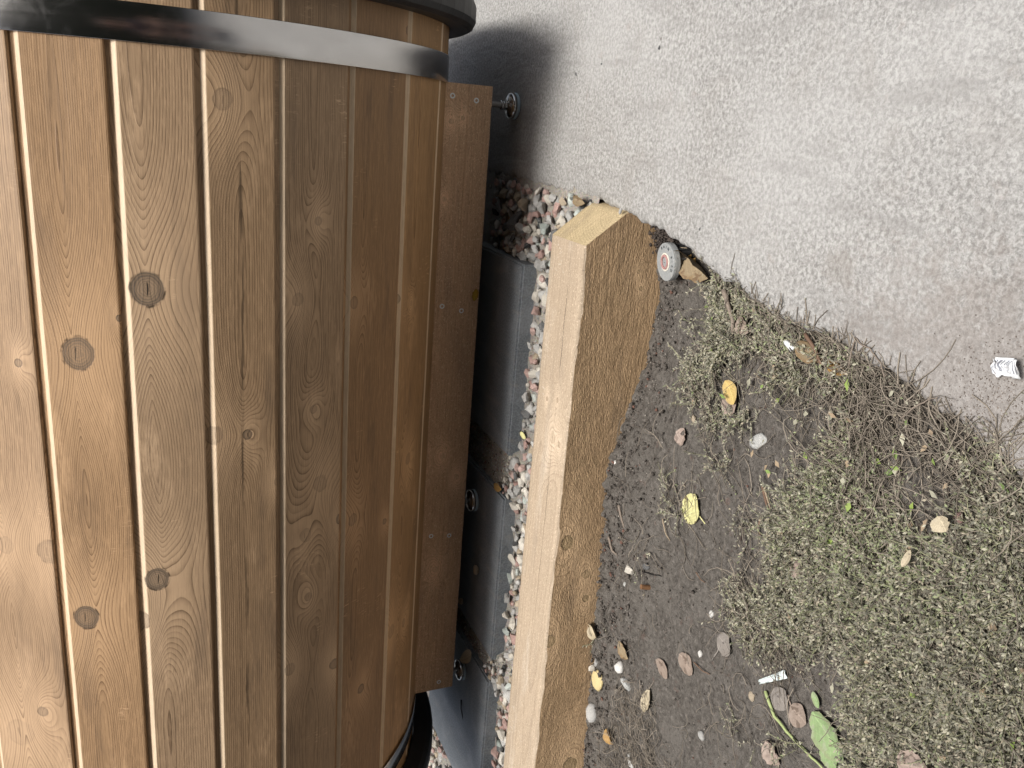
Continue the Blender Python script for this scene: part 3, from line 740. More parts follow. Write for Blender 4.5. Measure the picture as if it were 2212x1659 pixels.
# ------------------------------------------------------------------ sprinkler head sunk in the soil
def build_sprinkler():
    c = on_z(1437, 566, -.037); root = empty('sprinkler_head', c); root.rotation_euler = (-.10, -.10, 0)
    tag(root, 'round grey sprinkler head with a pink ring set against the timber', 'sprinkler')
    grey = N('weathered_grey_plastic'); p = grey.obj()
    cc = grey.mix(grey.noise(p, 90, 4, .7), (.16, .175, .18), (.36, .37, .37)); cc = grey.mix(grey.math('MULTIPLY', grey.sstep(grey.noise(p, 300, 3), .55, .7), .5), cc, (.5, .49, .46))
    cc = grey.mix(grey.math('MULTIPLY', grey.sstep(grey.noise(p, 210, 3, .7), .6, .72), .6), cc, (.10, .085, .07)); grey.bump(grey.noise(p, 300, 3), .5, .0008); MG = grey.done(cc, .6)
    MD = plain('dark_plastic', (.035, .035, .036), .55, 0, .3, 80)
    MP = plain('faded_red_plastic', (.34, .19, .18), .6, 0, .3, 180); MC = plain('chalky_cream_plastic', (.58, .55, .48), .7, 0, .25, 260)
    MT = plain('bright_metal', (.6, .62, .64), .3, .9)
    def part(name, prof, mat, n=48, sm=False):
        v, f = lathe(prof, n); o = link(name, mesh(name, v, f, sm), mat); o.parent = root; return o
    part('body', [(.022, -.10), (.023, -.018), (.0255, -.013), (.0262, -.0115)], MD)
    for k in range(10):
        a = k*math.pi/5; bm = bmesh.new(); box(bm, .0225, .0262, -.0016, .0016, -.045, -.0125); me = bpy.data.meshes.new('rib'); bm.to_mesh(me); bm.free()
        o = link('rib', me, MD); o.rotation_euler = (0, 0, a); o.parent = root
    part('cap', [(.0268, -.0115), (.0283, -.0102), (.0287, -.004), (.0283, -.0008), (.0274, 0), (.0137, .0001), (.0136, -.002)], MG, 64)
    v, f = [], []
    part('cream_ring', [(.0136, -.003), (.0137, .0008), (.0128, .0012), (.0112, .0010), (.0111, -.003)], MC, 40)
    def annulus(name, r0, r1, z0, z1, mat):
        v, f = [], []; n = 40
        for i in range(n):
            a = 2*math.pi*i/n
            for (r, z) in ((r1, z0), (r1, z1-.0006), (r1-.0006, z1), (r0+.0006, z1), (r0, z1-.0006), (r0, z0)): v.append((r*math.cos(a), r*math.sin(a), z))
        for i in range(n):
            for j in range(5): f.append((i*6+j, ((i+1) % n)*6+j, ((i+1) % n)*6+j+1, i*6+j+1))
        o = link(name, mesh(name, v, f), mat); o.parent = root
    annulus('red_ring', .0076, .0110, -.002, .0026, MP)
    part('centre_disc', [(.0075, -.004), (.0075, .0002), (.0066, .0004)], MG, 30)
    part('adjusting_screw', [(.0020, .0002), (.0020, .0012), (.0014, .0016)], MT, 14)
    # raised lettering round the cap
    V, Fc = [], []
    cu = bpy.data.curves.new('letter', 'FONT'); to = bpy.data.objects.new('letter', cu); COL.objects.link(to)
    def word(txt, start, step):
        for i, ch in enumerate(txt):
            cu.body = ch; cu.size = .0058; cu.extrude = .00045; cu.align_x = 'CENTER'
            dg = bpy.context.evaluated_depsgraph_get(); dg.update(); me = bpy.data.meshes.new_from_object(to.evaluated_get(dg))
            a = start-i*step; mt = Matrix.Rotation(a-math.pi/2, 4, 'Z') @ Matrix.Translation((0, .0205, .0004)); off = len(V)
            V.extend([mt @ x.co for x in me.vertices]); Fc.extend([tuple(off+k for k in pl.vertices) for pl in me.polygons]); bpy.data.meshes.remove(me)
    word('RAIN', math.radians(34), math.radians(19)); word('BIRD', math.radians(-62), math.radians(17))
    bpy.data.objects.remove(to)
    o = link('lettering', mesh('lettering', V, Fc), plain('worn_letter_plastic', (.10, .11, .115), .6, 0, .3, 200)); o.parent = root
build_sprinkler()

# ------------------------------------------------------------------ leaves, stones and litter
def leaf_mesh(L, W, shape=.5, fold=.25, curl=.1, twist=0., ragged=0., seed=0, nu=12, nv=6):
    v, f, uv = [], [], []; r = random.Random(seed)
    for i in range(nu+1):
        u = i/nu; pr = (math.sin(math.pi*u**(.6+.8*shape)))**.6 if 0 < u < 1 else .02
        for j in range(nv+1):
            k = j/nv*2-1; e = 1+ragged*fbm(u*7+seed, k*3, seed)
            x = (u-.5)*L; y = k*W*.5*pr*e
            z = abs(k)*pr*W*fold+curl*L*((u-.5)*2)**2+.06*W*fbm(u*3+seed*3, k*2, 2)+twist*(u-.5)*y*6
            v.append((x, y, z)); uv.append((u, k))
    for i in range(nu):
        for j in range(nv): a = i*(nv+1)+j; f.append((a, a+1, a+nv+2, a+nv+1))
    return mesh('leaf', v, f, True, uv)
def place_axis(o, a, b, up=.0, roll=0.):
    """o lies from a to b in world space"""
    d = b-a; o.location = (a+b)/2+Vector((0, 0, up)); o.rotation_euler = (roll, -math.asin(max(-1, min(1, d.z/d.length))), math.atan2(d.y, d.x))
def leaf(name, lab, cat, a, b, wpx, mat, surf=None, fold=.18, curl=.08, shape=.4, ragged=0., twist=0., up=.0018, roll=0., stem=None, group=None):
    S = surf or on_soil
    A, B = S(*a), S(*b); L = (B-A).length; W = wpx*((A+B)/2-CAM).length/F_PX*1.5
    o = link(name, leaf_mesh(L*1.03, W, shape, fold, curl, twist, ragged, seed=int(a[0]+a[1])), mat); place_axis(o, A, B, up, roll); tag(o, lab, cat, group)
    if stem:
        Q = [S(*q)+Vector((0, 0, .003)) for q in stem]; v, f = tube(Q, .0009, 6); bpy.context.view_layer.update()
        mi = (Matrix.Translation(o.location) @ o.rotation_euler.to_matrix().to_4x4()).inverted()
        s_ = link('stalk', mesh('stalk', [mi @ q for q in v], f, True), mat); s_.parent = o
    return o
ML_YEL = mat_leaf('yellow_leaf', (.55, .53, .26), None, 6.1, (.09, .06, .03)); ML_TAN = mat_leaf('tan_leaf', (.26, .205, .13), (.22, .15, .08), 1.9, (.15, .10, .06)); ML_GOLD = mat_leaf('golden_leaf', (.50, .37, .14), (.4, .3, .14))
ML_GREY = mat_leaf('grey_leaf', (.22, .20, .18), None, .4, (.07, .06, .055)); ML_BRN = mat_leaf('brown_grey_leaf', (.25, .20, .165), None, 2.2, (.12, .09, .07)); ML_GRN = mat_leaf('green_leaf', (.22, .31, .145), (.22, .25, .14), 2.2, (.26, .30, .19), .45)
ML_PALE = mat_leaf('pale_leaf', (.42, .365, .26), None, None); ML_PINK = mat_leaf('pinkish_leaf', (.29, .23, .195), (.34, .27, .23), 4.4, (.16, .12, .10)); ML_ORG = mat_leaf('orange_leaf', (.36, .22, .075), None, None)
leaf('fallen_leaf', 'bright yellow fallen leaf with dark blotches and stalk on bare soil', 'leaf', (1488, 1128), (1506, 1068), 40, ML_YEL, stem=[(1500, 1105), (1515, 1115), (1527, 1131)], fold=.06, curl=.03)
leaf('fallen_leaf', 'golden yellow leaf overlapping a tan leaf among the weeds', 'leaf', (1583, 822), (1601, 872), 30, ML_GOLD, fold=.05, up=.010)
leaf('fallen_leaf', 'tan speckled leaf lying half under a golden leaf', 'leaf', (1578, 852), (1592, 896), 36, ML_PINK, fold=.05, up=.006)
leaf('fallen_leaf', 'large curled tan dead leaf behind the sprinkler by the slab edge', 'leaf', (1478, 538), (1552, 596), 36, ML_TAN, fold=.55, curl=.10, ragged=.45, up=.008, roll=.35)
leaf('fallen_leaf', 'rust brown leaf under the curled tan leaf by the sprinkler', 'leaf', (1492, 560), (1520, 600), 30, ML_ORG, fold=.3, ragged=.4, up=.002)
leaf('fallen_leaf', 'blotched grey leaf with a bent stalk beside the weed patch', 'leaf', (1556, 1372), (1582, 1412), 34, ML_GREY, fold=.06, stem=[(1560, 1392), (1553, 1408), (1542, 1425)])
leaf('fallen_leaf', 'flat oval grey brown leaf on bare soil near the pale round stone', 'leaf', (1473, 1412), (1500, 1456), 30, ML_BRN, fold=.05)
leaf('fallen_leaf', 'mottled brownish leaf half pressed into the soil, faint outline', 'leaf', (1422, 1424), (1446, 1464), 22, ML_BRN, fold=.04, up=.0015)
leaf('fallen_leaf', 'dark spotted leaf beside the thin green stalk', 'leaf', (1674, 1488), (1704, 1530), 36, ML_GREY, fold=.06)
leaf('fallen_leaf', 'brown leaf with a straight stalk at the right of the spotted leaf', 'leaf', (1712, 1526), (1746, 1562), 36, ML_BRN, fold=.1, stem=[(1716, 1532), (1710, 1515), (1706, 1500)])
leaf('fallen_leaf', 'big fresh green leaf lying on soil at the weed edge', 'leaf', (1766, 1536), (1832, 1645), 46, ML_GRN, fold=.12, curl=.02, ragged=.25, up=.006)
leaf('fallen_leaf', 'small narrow green leaf tip above the big green leaf', 'leaf', (1764, 1492), (1776, 1528), 13, ML_GRN, fold=.2, up=.004)
leaf('fallen_leaf', 'pale green torn leaf under the big green leaf', 'leaf', (1780, 1612), (1812, 1659), 30, ML_GRN, fold=.1, ragged=.4)
leaf('fallen_leaf', 'orange yellow folded leaf in the dry roots', 'leaf', (1321, 1570), (1333, 1606), 17, ML_ORG, fold=.5, up=.006)
leaf('fallen_leaf', 'pinkish crumpled leaf on soil near the timber hump', 'leaf', (1474, 962), (1482, 925), 24, ML_PINK, fold=.25, ragged=.4)
leaf('fallen_leaf', 'pale greenish leaf scrap standing on soil left of the roots', 'leaf', (1396, 1535), (1410, 1490), 18, ML_PALE, fold=.3, ragged=.3)
leaf('fallen_leaf', 'tan bark like leaf on soil above the pale lump', 'leaf', (1342, 1385), (1362, 1422), 20, ML_TAN, fold=.3, ragged=.3)
leaf('fallen_leaf', 'curled pale leaf leaning on the timber front', 'leaf', (1284, 1350), (1300, 1375), 20, ML_PALE, fold=.4, curl=.2, up=.006)
leaf('fallen_leaf', 'pink brown crumpled leaf at the bottom beside bare soil', 'leaf', (1660, 1600), (1690, 1650), 30, ML_PINK, fold=.3, ragged=.5)
leaf('fallen_leaf', 'round pale brown leaf on the weed mat above the soil gap', 'leaf', (1728, 1212), (1752, 1236), 30, ML_PINK, fold=.2, ragged=.3, up=.01)
leaf('fallen_leaf', 'pale round leaf deep in the weed mat on the right', 'leaf', (2076, 1108), (2094, 1140), 30, ML_PALE, fold=.2, ragged=.3, up=.03)
leaf('fallen_leaf', 'thin white grey willow leaf on the weed mat', 'leaf', (1998, 1215), (2018, 1180), 10, ML_PALE, fold=.2, up=.03)
leaf('fallen_leaf', 'grey leaf scrap at the edge of the weeds above bare soil', 'leaf', (1613, 690), (1635, 718), 24, ML_BRN, fold=.3, ragged=.4, up=.012)
leaf('fallen_leaf', 'brown curled leaf under the slab edge', 'leaf', (1742, 745), (1800, 775), 26, ML_TAN, fold=.5, ragged=.3, up=.010)
leaf('fallen_leaf', 'orange brown leaf tucked beneath the slab edge', 'leaf', (1804, 782), (1846, 806), 18, ML_ORG, fold=.5, ragged=.3, up=.008)
leaf('fallen_leaf', 'grey brown flat leaf at the bottom edge of the picture', 'leaf', (1975, 1640), (2045, 1656), 40, ML_PINK, fold=.1, ragged=.2, up=.02)
zb_ = lambda x, y: on_z(x, y, -.006)
leaf('fallen_leaf', 'tiny yellow leaf scrap among the gravel against the timber', 'leaf', (1134, 934), (1146, 946), 9, ML_YEL, surf=lambda x, y: on_z(x, y, .0), fold=.2, up=.008)
leaf('fallen_leaf', 'tiny orange leaf scrap in the joint between dark slabs', 'leaf', (1076, 1048), (1092, 1056), 12, ML_ORG, surf=lambda x, y: on_z(x, y, -.008), fold=.3, up=.006)
leaf('fallen_leaf', 'brown papery leaf wedged between gravel and slab edge', 'leaf', (1252, 430), (1276, 440), 14, ML_TAN, surf=lambda x, y: on_z(x, y, -.02), fold=.5, ragged=.3, up=.008)
leaf('fallen_leaf', 'pale buff leaf lying in the sandy joint by the far slab', 'leaf', (1005, 1424), (1030, 1408), 17, ML_PALE, surf=lambda x, y: on_z(x, y, 0), fold=.1, up=.006)
# the yellow scrap stuck to the face of the board
o = link('leaf_scrap', leaf_mesh(.026, .014, .5, .05, .02, 0, .3, 3), mat_leaf('mustard_leaf', (.42, .27, .03), (.3, .16, .02), .9, (.16, .08, .02)))
o.location = (-.352, 1.6165, .046); o.rotation_euler = (math.pi/2, math.radians(8), 0); tag(o, 'mustard yellow leaf scrap stuck on the brown support board', 'leaf')

def pebble(lab, px, size, mat, surf=on_soil, shape=(1, .75, .55), ang=0., seed=1, cat='stone', hull=False, name='stone', lift=.2, group=None):
    p = surf(*px); s = size*(p-CAM).length/F_PX
    me = hull_stone(seed, 18, *shape, .2) if hull else round_stone(seed, *shape)
    me.materials.append(mat); o = link(name, me); o.location = p+Vector((0, 0, s*shape[2]*lift)); o.scale = (s,)*3; o.rotation_euler = (.1, .1, ang); return tag(o, lab, cat, group)
on_pav = lambda x, y: on_z(x, y, 0.); on_conc = lambda x, y: on_z(x, y, ZC)
MS_WHITE = mat_stone('white_stone', (.6, .59, .56), (.7, .69, .66), (.35, .34, .32), .5); MS_LG = mat_stone('light_grey_stone', (.42, .43, .42), (.5, .5, .48), (.22, .22, .21), .6)
MS_BUFF = plain('buff_stone', (.56, .46, .24), .8, 0, .25, 120, .001)
pebble('pale pebble lying on the middle dark slab', (1034, 1231), 21, SM['tan'], on_pav, (1, .8, .7), .6, 4, 'pebble', lift=.4)
pebble('small brown pebble under the support board edge', (1000, 1298), 14, SM['tan'], on_pav, (1, .8, .8), .2, 6, 'pebble', lift=.4)
pebble('small grey chip of stone at the foot of the sloping timber end', (1340, 456), 17, SM['grey'], lambda x, y: on_z(x, y, ZC+.012), (1, .5, .5), -.3, 8, hull=True, lift=0)
pebble('flat white and grey mottled stone at the weed edge', (1641, 953), 52, MS_LG, on_soil, (1, .62, .3), -.9, 3, lift=.1)
pebble('round flat buff yellow stone beside the timber front', (1293, 1468), 42, MS_BUFF, on_soil, (1, .95, .25), .3, 12, lift=.3)
pebble('knobbly white stone on the dry roots', (1345, 1440), 25, MS_WHITE, on_soil, (1, .9, .8), .4, 13, lift=.3)
pebble('pale grey wedge shaped stone below the white stone', (1358, 1476), 44, MS_LG, on_soil, (1, .45, .4), -1.75, 14, hull=True, lift=.3)
pebble('pinkish cream stone on soil near the timber', (1362, 1230), 34, SM['pale'], on_soil, (1, .75, .5), -1.3, 15, hull=True)
pebble('dark grey stone next to the pinkish cream stone', (1398, 1224), 24, SM['dark'], on_soil, (1, .75, .6), -1.2, 16, hull=True)
pebble('small light stone on soil by the timber hump', (1330, 999), 12, MS_WHITE, on_soil, (1, .9, .6), 0, 17, hull=True)
pebble('dull brown stone pressed into soil near the weeds', (1500, 905), 18, SM['tan'], on_soil, (1, .7, .4), .5, 18)
pebble('white pebble on bare soil left of the grey weeds', (1539, 1326), 16, MS_WHITE, on_soil, (1, .8, .6), .2, 19)
pebble('grey pebble on bare soil low in the picture', (1518, 1588), 20, SM['grey'], on_soil, (1, .8, .6), 1.2, 20)
pebble('brown stone by the buff yellow stone', (1292, 1430), 26, SM['grey'], on_soil, (1, .5, .5), .3, 21, hull=True)
pebble('cream white chunk against the timber above the buff stone', (1283, 1444), 26, SM['pale'], on_soil, (1, .6, .7), .3, 22, hull=True)
pebble('grey earthy lump against the timber below the roots', (1283, 1540), 40, SM['grey'], on_soil, (1, .8, .6), .3, 23)
pebble('whitish crumpled stone at the bottom in the dry roots', (1365, 1642), 34, MS_LG, on_soil, (1, .7, .6), 1.2, 24, hull=True)
pebble('pinkish stone on the weed mat at the right', (2088, 1118), 26, SM['pink'], on_soil, (1, .8, .5), .2, 25, lift=1.6)
pebble('pale flat pebble between spotted leaf and paper label', (1625, 1504), 20, SM['tan'], on_soil, (1, .9, .4), .2, 26)
pebble('small white pebble under the blotched grey leaf', (1514, 1412), 14, MS_WHITE, on_soil, (1, .8, .6), .6, 27)
pebble('light pebble near the wooden dowel stub', (1352, 1262), 11, MS_LG, on_soil, (1, .9, .7), .6, 28)
pebble('small dark stone chip stuck at the upper edge of the steel band', (591, 26), 17, SM['dark'], lambda x, y: CAM+ray(x, y)*((hit(x, y)[2]-.004)/ray(x, y).length), (1, .8, .7), .8, 29, hull=True, lift=0)
for (px, py, s, k, sd) in ((1425, 103, 12, 'dark', 31), (1245, 160, 9, 'dark', 32), (1300, 138, 8, 'dark', 33), (1512, 495, 9, 'dark', 34), (1060, 402, 9, 'pale', 35)):
    pebble({31: 'black chip on the upper part of the pale slab', 32: 'small dark crumb on the slab near the rim shadow', 33: 'tiny dark crumb on the slab right of the rim shadow', 34: 'dark crumb on the slab above the sprinkler', 35: 'pale chip at the slab edge under the board'}[sd], (px, py), s, SM[k], on_conc, (1, .6, .4), sd, sd, 'chip', True, 'stone_chip')

def stick(name, lab, cat, pts, rad, mat, surf=on_soil, up=.004, group=None):
    Q = [surf(*p)+Vector((0, 0, up+.002*math.sin(i*2.1))) for i, p in enumerate(pts)]
    Q2 = []
    for i in range(len(Q)-1):
        for k in range(4): Q2.append(Q[i].lerp(Q[i+1], k/4)+Vector((random.uniform(-1, 1), random.uniform(-1, 1), 0))*rad*.35)
    Q2.append(Q[-1]); n = len(Q2)
    v, f = tube(Q2, [rad*(1-.45*i/n) for i in range(n)], 7); o = link(name, mesh(name, v, f, True), mat); return tag(o, lab, cat, group)
M_TWIG = plain('grey_bark', (.20, .165, .135), .8, 0, .4, 200, .0006); M_BRN = plain('brown_bark', (.15, .095, .065), .8, 0, .4, 200, .0006); M_DRY = plain('dry_stem', (.30, .24, .17), .8, 0, .3, 200); M_BLK = plain('black_twig', (.012, .011, .010), .7, 0, .3, 200)
M_GRNST = plain('green_stalk', (.32, .38, .17), .6, 0, .2, 150)
stick('twig', 'thick grey twig lying in the weeds by the slab edge', 'twig', [(1585, 628), (1596, 660), (1601, 690), (1604, 716)], .0038, M_TWIG, up=.016)
stick('twig', 'black twig lying on the far dark slab', 'twig', [(997, 1512), (998, 1530), (1000, 1556)], .0016, M_BLK, on_pav, up=.001)
stick('twig', 'brown twig split in two on bare soil at the weed edge', 'twig', [(1652, 1050), (1664, 1090), (1672, 1112)], .0019, M_BRN)
stick('twig', 'second brown twig beside the split twig', 'twig', [(1657, 1056), (1674, 1105), (1678, 1132)], .0014, M_DRY)
stick('twig', 'short dark twig below the split brown twigs', 'twig', [(1648, 1118), (1645, 1140), (1646, 1158)], .0015, M_BRN)
stick('plant_stalk', 'long thin green stalk curving down past the spotted leaf', 'stalk', [(1658, 1492), (1680, 1545), (1712, 1590), (1750, 1625), (1786, 1659)], .0024, M_GRNST)
stick('twig', 'brown stick poking from the weed mat near the slab edge', 'twig', [(1765, 720), (1792, 760), (1800, 790)], .0026, M_BRN, up=.018)
stick('twig', 'straight pale straw on bare soil beside the yellow leaf', 'straw', [(1436, 1120), (1444, 1150), (1450, 1168)], .0012, M_DRY)
stick('twig', 'thin dark twig on bare soil under the yellow leaf', 'twig', [(1508, 1235), (1520, 1250), (1526, 1258)], .0010, M_BRN)
stick('twig', 'thin dark twig on bare soil left of the paper label', 'twig', [(1504, 1430), (1525, 1448), (1536, 1456)], .0011, M_BRN)
stick('twig', 'brown bark splinter on soil near the timber knot', 'splinter', [(1340, 1090), (1346, 1112), (1350, 1140)], .0026, M_TWIG, up=.003)
stick('twig', 'second bark splinter on soil below the timber knot', 'splinter', [(1318, 1160), (1328, 1190), (1336, 1200)], .0024, M_TWIG, up=.003)
stick('twig', 'dry stem sprawling onto the slab from the weeds', 'stem', [(1838, 790), (1846, 760), (1850, 728), (1862, 742), (1885, 752), (1905, 785), (1915, 815)], .0011, M_TWIG, on_conc, up=.003)
stick('twig', 'short dry stem pointing over the slab from the weeds', 'stem', [(1955, 905), (1985, 880), (2010, 864), (2035, 858)], .0011, M_TWIG, on_conc, up=.006)
stick('twig', 'orange brown needle beside the sprinkler', 'straw', [(1466, 530), (1480, 534), (1497, 536)], .0009, M_DRY, up=.012)
stick('root', 'thin dark root lying across soil by the grey stone', 'root', [(1382, 1232), (1410, 1240), (1435, 1245), (1446, 1238)], .0013, M_BLK, up=.001)
# wooden dowel stub sticking out of the soil
p = on_soil(1405, 1272); v, f = tube([p+Vector((0, 0, -.01)), p+Vector((.004, .004, .016))], .0042, 10)
tag(link('dowel_stub', mesh('dowel_stub', v, f), plain('dowel_wood', (.17, .09, .045), .7, 0, .4, 150)), 'short brown wooden dowel stub sticking out of bare soil', 'dowel')
# cigarette filter
a, b = on_soil(1697, 738, .014), on_soil(1714, 756, .014); v, f = tube([a, a.lerp(b, .5), b], .0034, 12)
tag(link('white_tube', mesh('white_tube', v, f, True), plain('white_paper', (.72, .74, .75), .6, 0, .08, 100)), 'small white paper tube among brown stems near slab edge', 'tube')
# torn paper label
def paper(lab, quad, mat, name, surf, up, ragged=(), n=10, bend=.003):
    Q = [surf(*q)+Vector((0, 0, up)) for q in quad]; v, f, uv = [], [], []
    for i in range(n+1):
        for j in range(n+1):
            u, w = i/n, j/n; q = Q[0].lerp(Q[1], u).lerp(Q[3].lerp(Q[2], u), w)
            e = fbm(u*4, w*4, 3.3)
            q = q+Vector((0, 0, bend*fbm(u*2.2, w*2.2, up*99, 2)+bend*.6))
            if i == 0: q += (Q[1]-Q[0])*(.10*fbm(w*6, 1.7)+.05)
            v.append(q); uv.append((u, w))
    for i in range(n):
        for j in range(n): a = i*(n+1)+j; f.append((a, a+n+1, a+n+2, a+1))
    me = mesh(name, v, f, True, uv); o = link(name, me, mat)
    s_ = o.modifiers.new('thickness', 'SOLIDIFY'); s_.thickness = .0004
    return tag(o, lab, 'paper')
n = N('plant_label'); o_ = n.pos(); M_LABEL = n.done(n.mix(n.math('MULTIPLY', n.sstep(n.noise(o_, 260, 3, .7), .55, .7), .5), (.62, .70, .70), (.42, .42, .38)), .5)
paper('torn pale blue white plastic label lying on bare soil', [(1643, 1468), (1705, 1444), (1708, 1464), (1650, 1476)], M_LABEL, 'torn_label', on_soil, .004)
n = N('crumpled_wrapper'); uv = n.uv(); sep = n.new('ShaderNodeSeparateXYZ'); n.put(sep.inputs[0], uv)
bar = n.new('ShaderNodeTexWhiteNoise', noise_dimensions='1D'); n.put(bar.inputs['W'], n.math('FLOOR', n.math('MULTIPLY', sep.outputs[0], 34)))
bm_ = n.math('MULTIPLY', n.math('GREATER_THAN', bar.outputs[0], .55), n.math('MULTIPLY', n.sstep(sep.outputs[1], .1, .16), n.math('SUBTRACT', 1, n.sstep(sep.outputs[1], .7, .8))))
cw = n.mix(n.math('MULTIPLY', bm_, .8), (.72, .74, .76), (.08, .09, .13)); cw = n.mix(n.math('MULTIPLY', n.sstep(n.noise(n.pos(), 190, 3, .7), .55, .7), .45), cw, (.35, .31, .28)); M_WRAP = n.done(cw, .4)
w_ = paper('crumpled white wrapper with dark bar stripes on the slab at right edge', [(2164, 770), (2226, 776), (2224, 818), (2180, 808)], M_WRAP, 'wrapper', on_conc, .006, n=14, bend=.010)
w2 = paper('folded flap', [(2150, 790), (2160, 772), (2182, 806), (2166, 816)], M_WRAP, 'wrapper_flap', on_conc, .004, n=8, bend=.005)
for k in ('label', 'category'): del w2[k]
w2.parent = w_

# crumbs and clods of earth, scattered small pebbles
items = []; CL = [hull_stone(900+i, 10, 1, .8, .6, .35) for i in range(6)]
for _ in range(14000):
    near = R2.random() < .45
    x = R2.uniform(-1.5, -.12); y = (1.165-abs(R2.gauss(0, .06))) if near else R2.uniform(.34, 1.16)
    if x > edge_x(y)-.004: continue
    s = min(.014, .0016+R2.expovariate(1/.0018)*(1.5 if near else .75)); z = soil_z(x, y)+s*.2
    t = R2.random(); c = (.07+.10*t, .061+.088*t, .053+.078*t)
    if R2.random() < .06: c = (.3+.2*t, .27+.19*t, .23+.18*t); s = min(s, .004)
    elif R2.random() < .03: c = (.2, .11, .085)
    items.append((R2.choice(CL), Matrix.Translation((x, y, z)) @ Matrix.Rotation(R2.uniform(0, 6.28), 4, 'Z') @ Matrix.Rotation(R2.uniform(-1, 1), 4, 'X') @ Matrix.Scale(s, 4), c))
# clods by the slab corner above the sprinkler
for _ in range(420):
    q = on_soil(R2.gauss(1442, 16), R2.gauss(512, 16)); 
    if q.x > edge_x(q.y)-.003 or q.y > 1.165: continue
    s = R2.uniform(.003, .013); t = R2.random(); items.append((R2.choice(CL), Matrix.Translation((q.x, q.y, q.z+R2.uniform(0, .016))) @ Matrix.Rotation(R2.uniform(0, 6.28), 4, 'Z') @ Matrix.Scale(s, 4), (.05+.06*t, .04+.05*t, .035+.042*t)))
for _ in range(1300):
    q = on_z(R2.gauss(2150, 60), R2.gauss(900, 80), ZC); s = R2.uniform(.0008, .0025); t = R2.random()
    items.append((R2.choice(CL), Matrix.Translation((q.x, q.y, ZC+s*.2)) @ Matrix.Rotation(R2.uniform(0, 6.28), 4, 'Z') @ Matrix.Scale(s, 4), (.14+.2*t, .11+.18*t, .09+.16*t)))
n = N('earth_crumbs'); c = n.attr('Col'); c = n.mix(n.noise(n.pos(), 380, 3, .7), n.mix(.6, c, (0, 0, 0)), c); n.bump(n.noise(n.pos(), 500, 3), .7, .0008); M_CR = n.done(c, .9)
joined('earth_crumbs', items, 'crumbs and clods of dark earth strewn over the soil bed', 'soil', M_CR)

# ------------------------------------------------------------------ creeping weeds, dry stems
def inpoly(x, y, P):
    c = False; j = len(P)-1
    for i in range(len(P)):
        if (P[i][1] > y) != (P[j][1] > y) and x < (P[j][0]-P[i][0])*(y-P[i][1])/(P[j][1]-P[i][1])+P[i][0]: c = not c
        j = i
    return c
WEED = [(1500, 610), (1560, 605), (1640, 668), (1760, 728), (1880, 800), (2010, 892), (2110, 985), (2240, 1030), (2240, 1700), (1850, 1700), (1842, 1560), (1800, 1480), (1770, 1400), (1690, 1310), (1672, 1210), (1700, 1130), (1650, 1030), (1640, 985), (1560, 925), (1500, 870), (1475, 800), (1492, 700)]
PATCH = [(1568, 1282), (1600, 1262), (1690, 1290), (1760, 1390), (1700, 1420), (1630, 1395), (1585, 1350)]
TUFT = [(1330, 1480), (1380, 1470), (1420, 1560), (1440, 1700), (1300, 1700), (1290, 1600)]
def world_poly(P): return [tuple(on_z(x, y, -.05)[:2]) for x, y in P]
WP, PP, TP = world_poly(WEED), world_poly(PATCH), world_poly(TUFT)
BROWN_C = on_z(1900, 930, -.04); GREEN_C = on_z(1850, 1080, -.04)
SV, SF, SC = [], [], []; LV, LF, LC = [], [], []; ns = nl = 0
R3 = random.Random(21)
def add_stem(pts, r, col):
    global ns
    prev = None
    for i, p in enumerate(pts):
        t = (pts[min(i+1, len(pts)-1)]-pts[max(i-1, 0)]); t = t.normalized() if t.length > 0 else Vector((1, 0, 0))
        a = t.cross(Vector((0, 0, 1))); a = a.normalized() if a.length > 1e-4 else Vector((1, 0, 0)); b = t.cross(a)
        for k in range(3):
            q = p+(a*math.cos(k*2.094)+b*math.sin(k*2.094))*r*(1-.4*i/len(pts)); SV.append(q); SC.append(col)
    for i in range(len(pts)-1):
        for k in range(3): SF.append((ns+i*3+k, ns+i*3+(k+1) % 3, ns+i*3+3+(k+1) % 3, ns+i*3+3+k))
    ns += 3*len(pts)
def add_leaf(p, d, up, L, W, col):
    global nl
    s = d.cross(up).normalized(); n_ = s.cross(d)
    base = p; m = p+d*L*.5
    LV.extend([base, m+s*W*.5+n_*W*.12, p+d*L, m-s*W*.5+n_*W*.12]); LC.extend([[c*.85 for c in col], col, col, col]); LF.append((nl, nl+1, nl+2, nl+3)); nl += 4
def leafcol(x, y):
    g = math.exp(-((x-GREEN_C.x)**2+(y-GREEN_C.y)**2)/.010)+max(0, fbm(x*9, y*9, 7))*.5
    t = R3.random()
    if R3.random() < .05+.38*min(1, g): return (.17+.12*t, .20+.125*t, .11+.07*t)
    if R3.random() < .16: return (.26+.1*t, .23+.09*t, .17+.07*t)
    return (.13+.29*t*t, .128+.275*t*t, .10+.21*t*t)
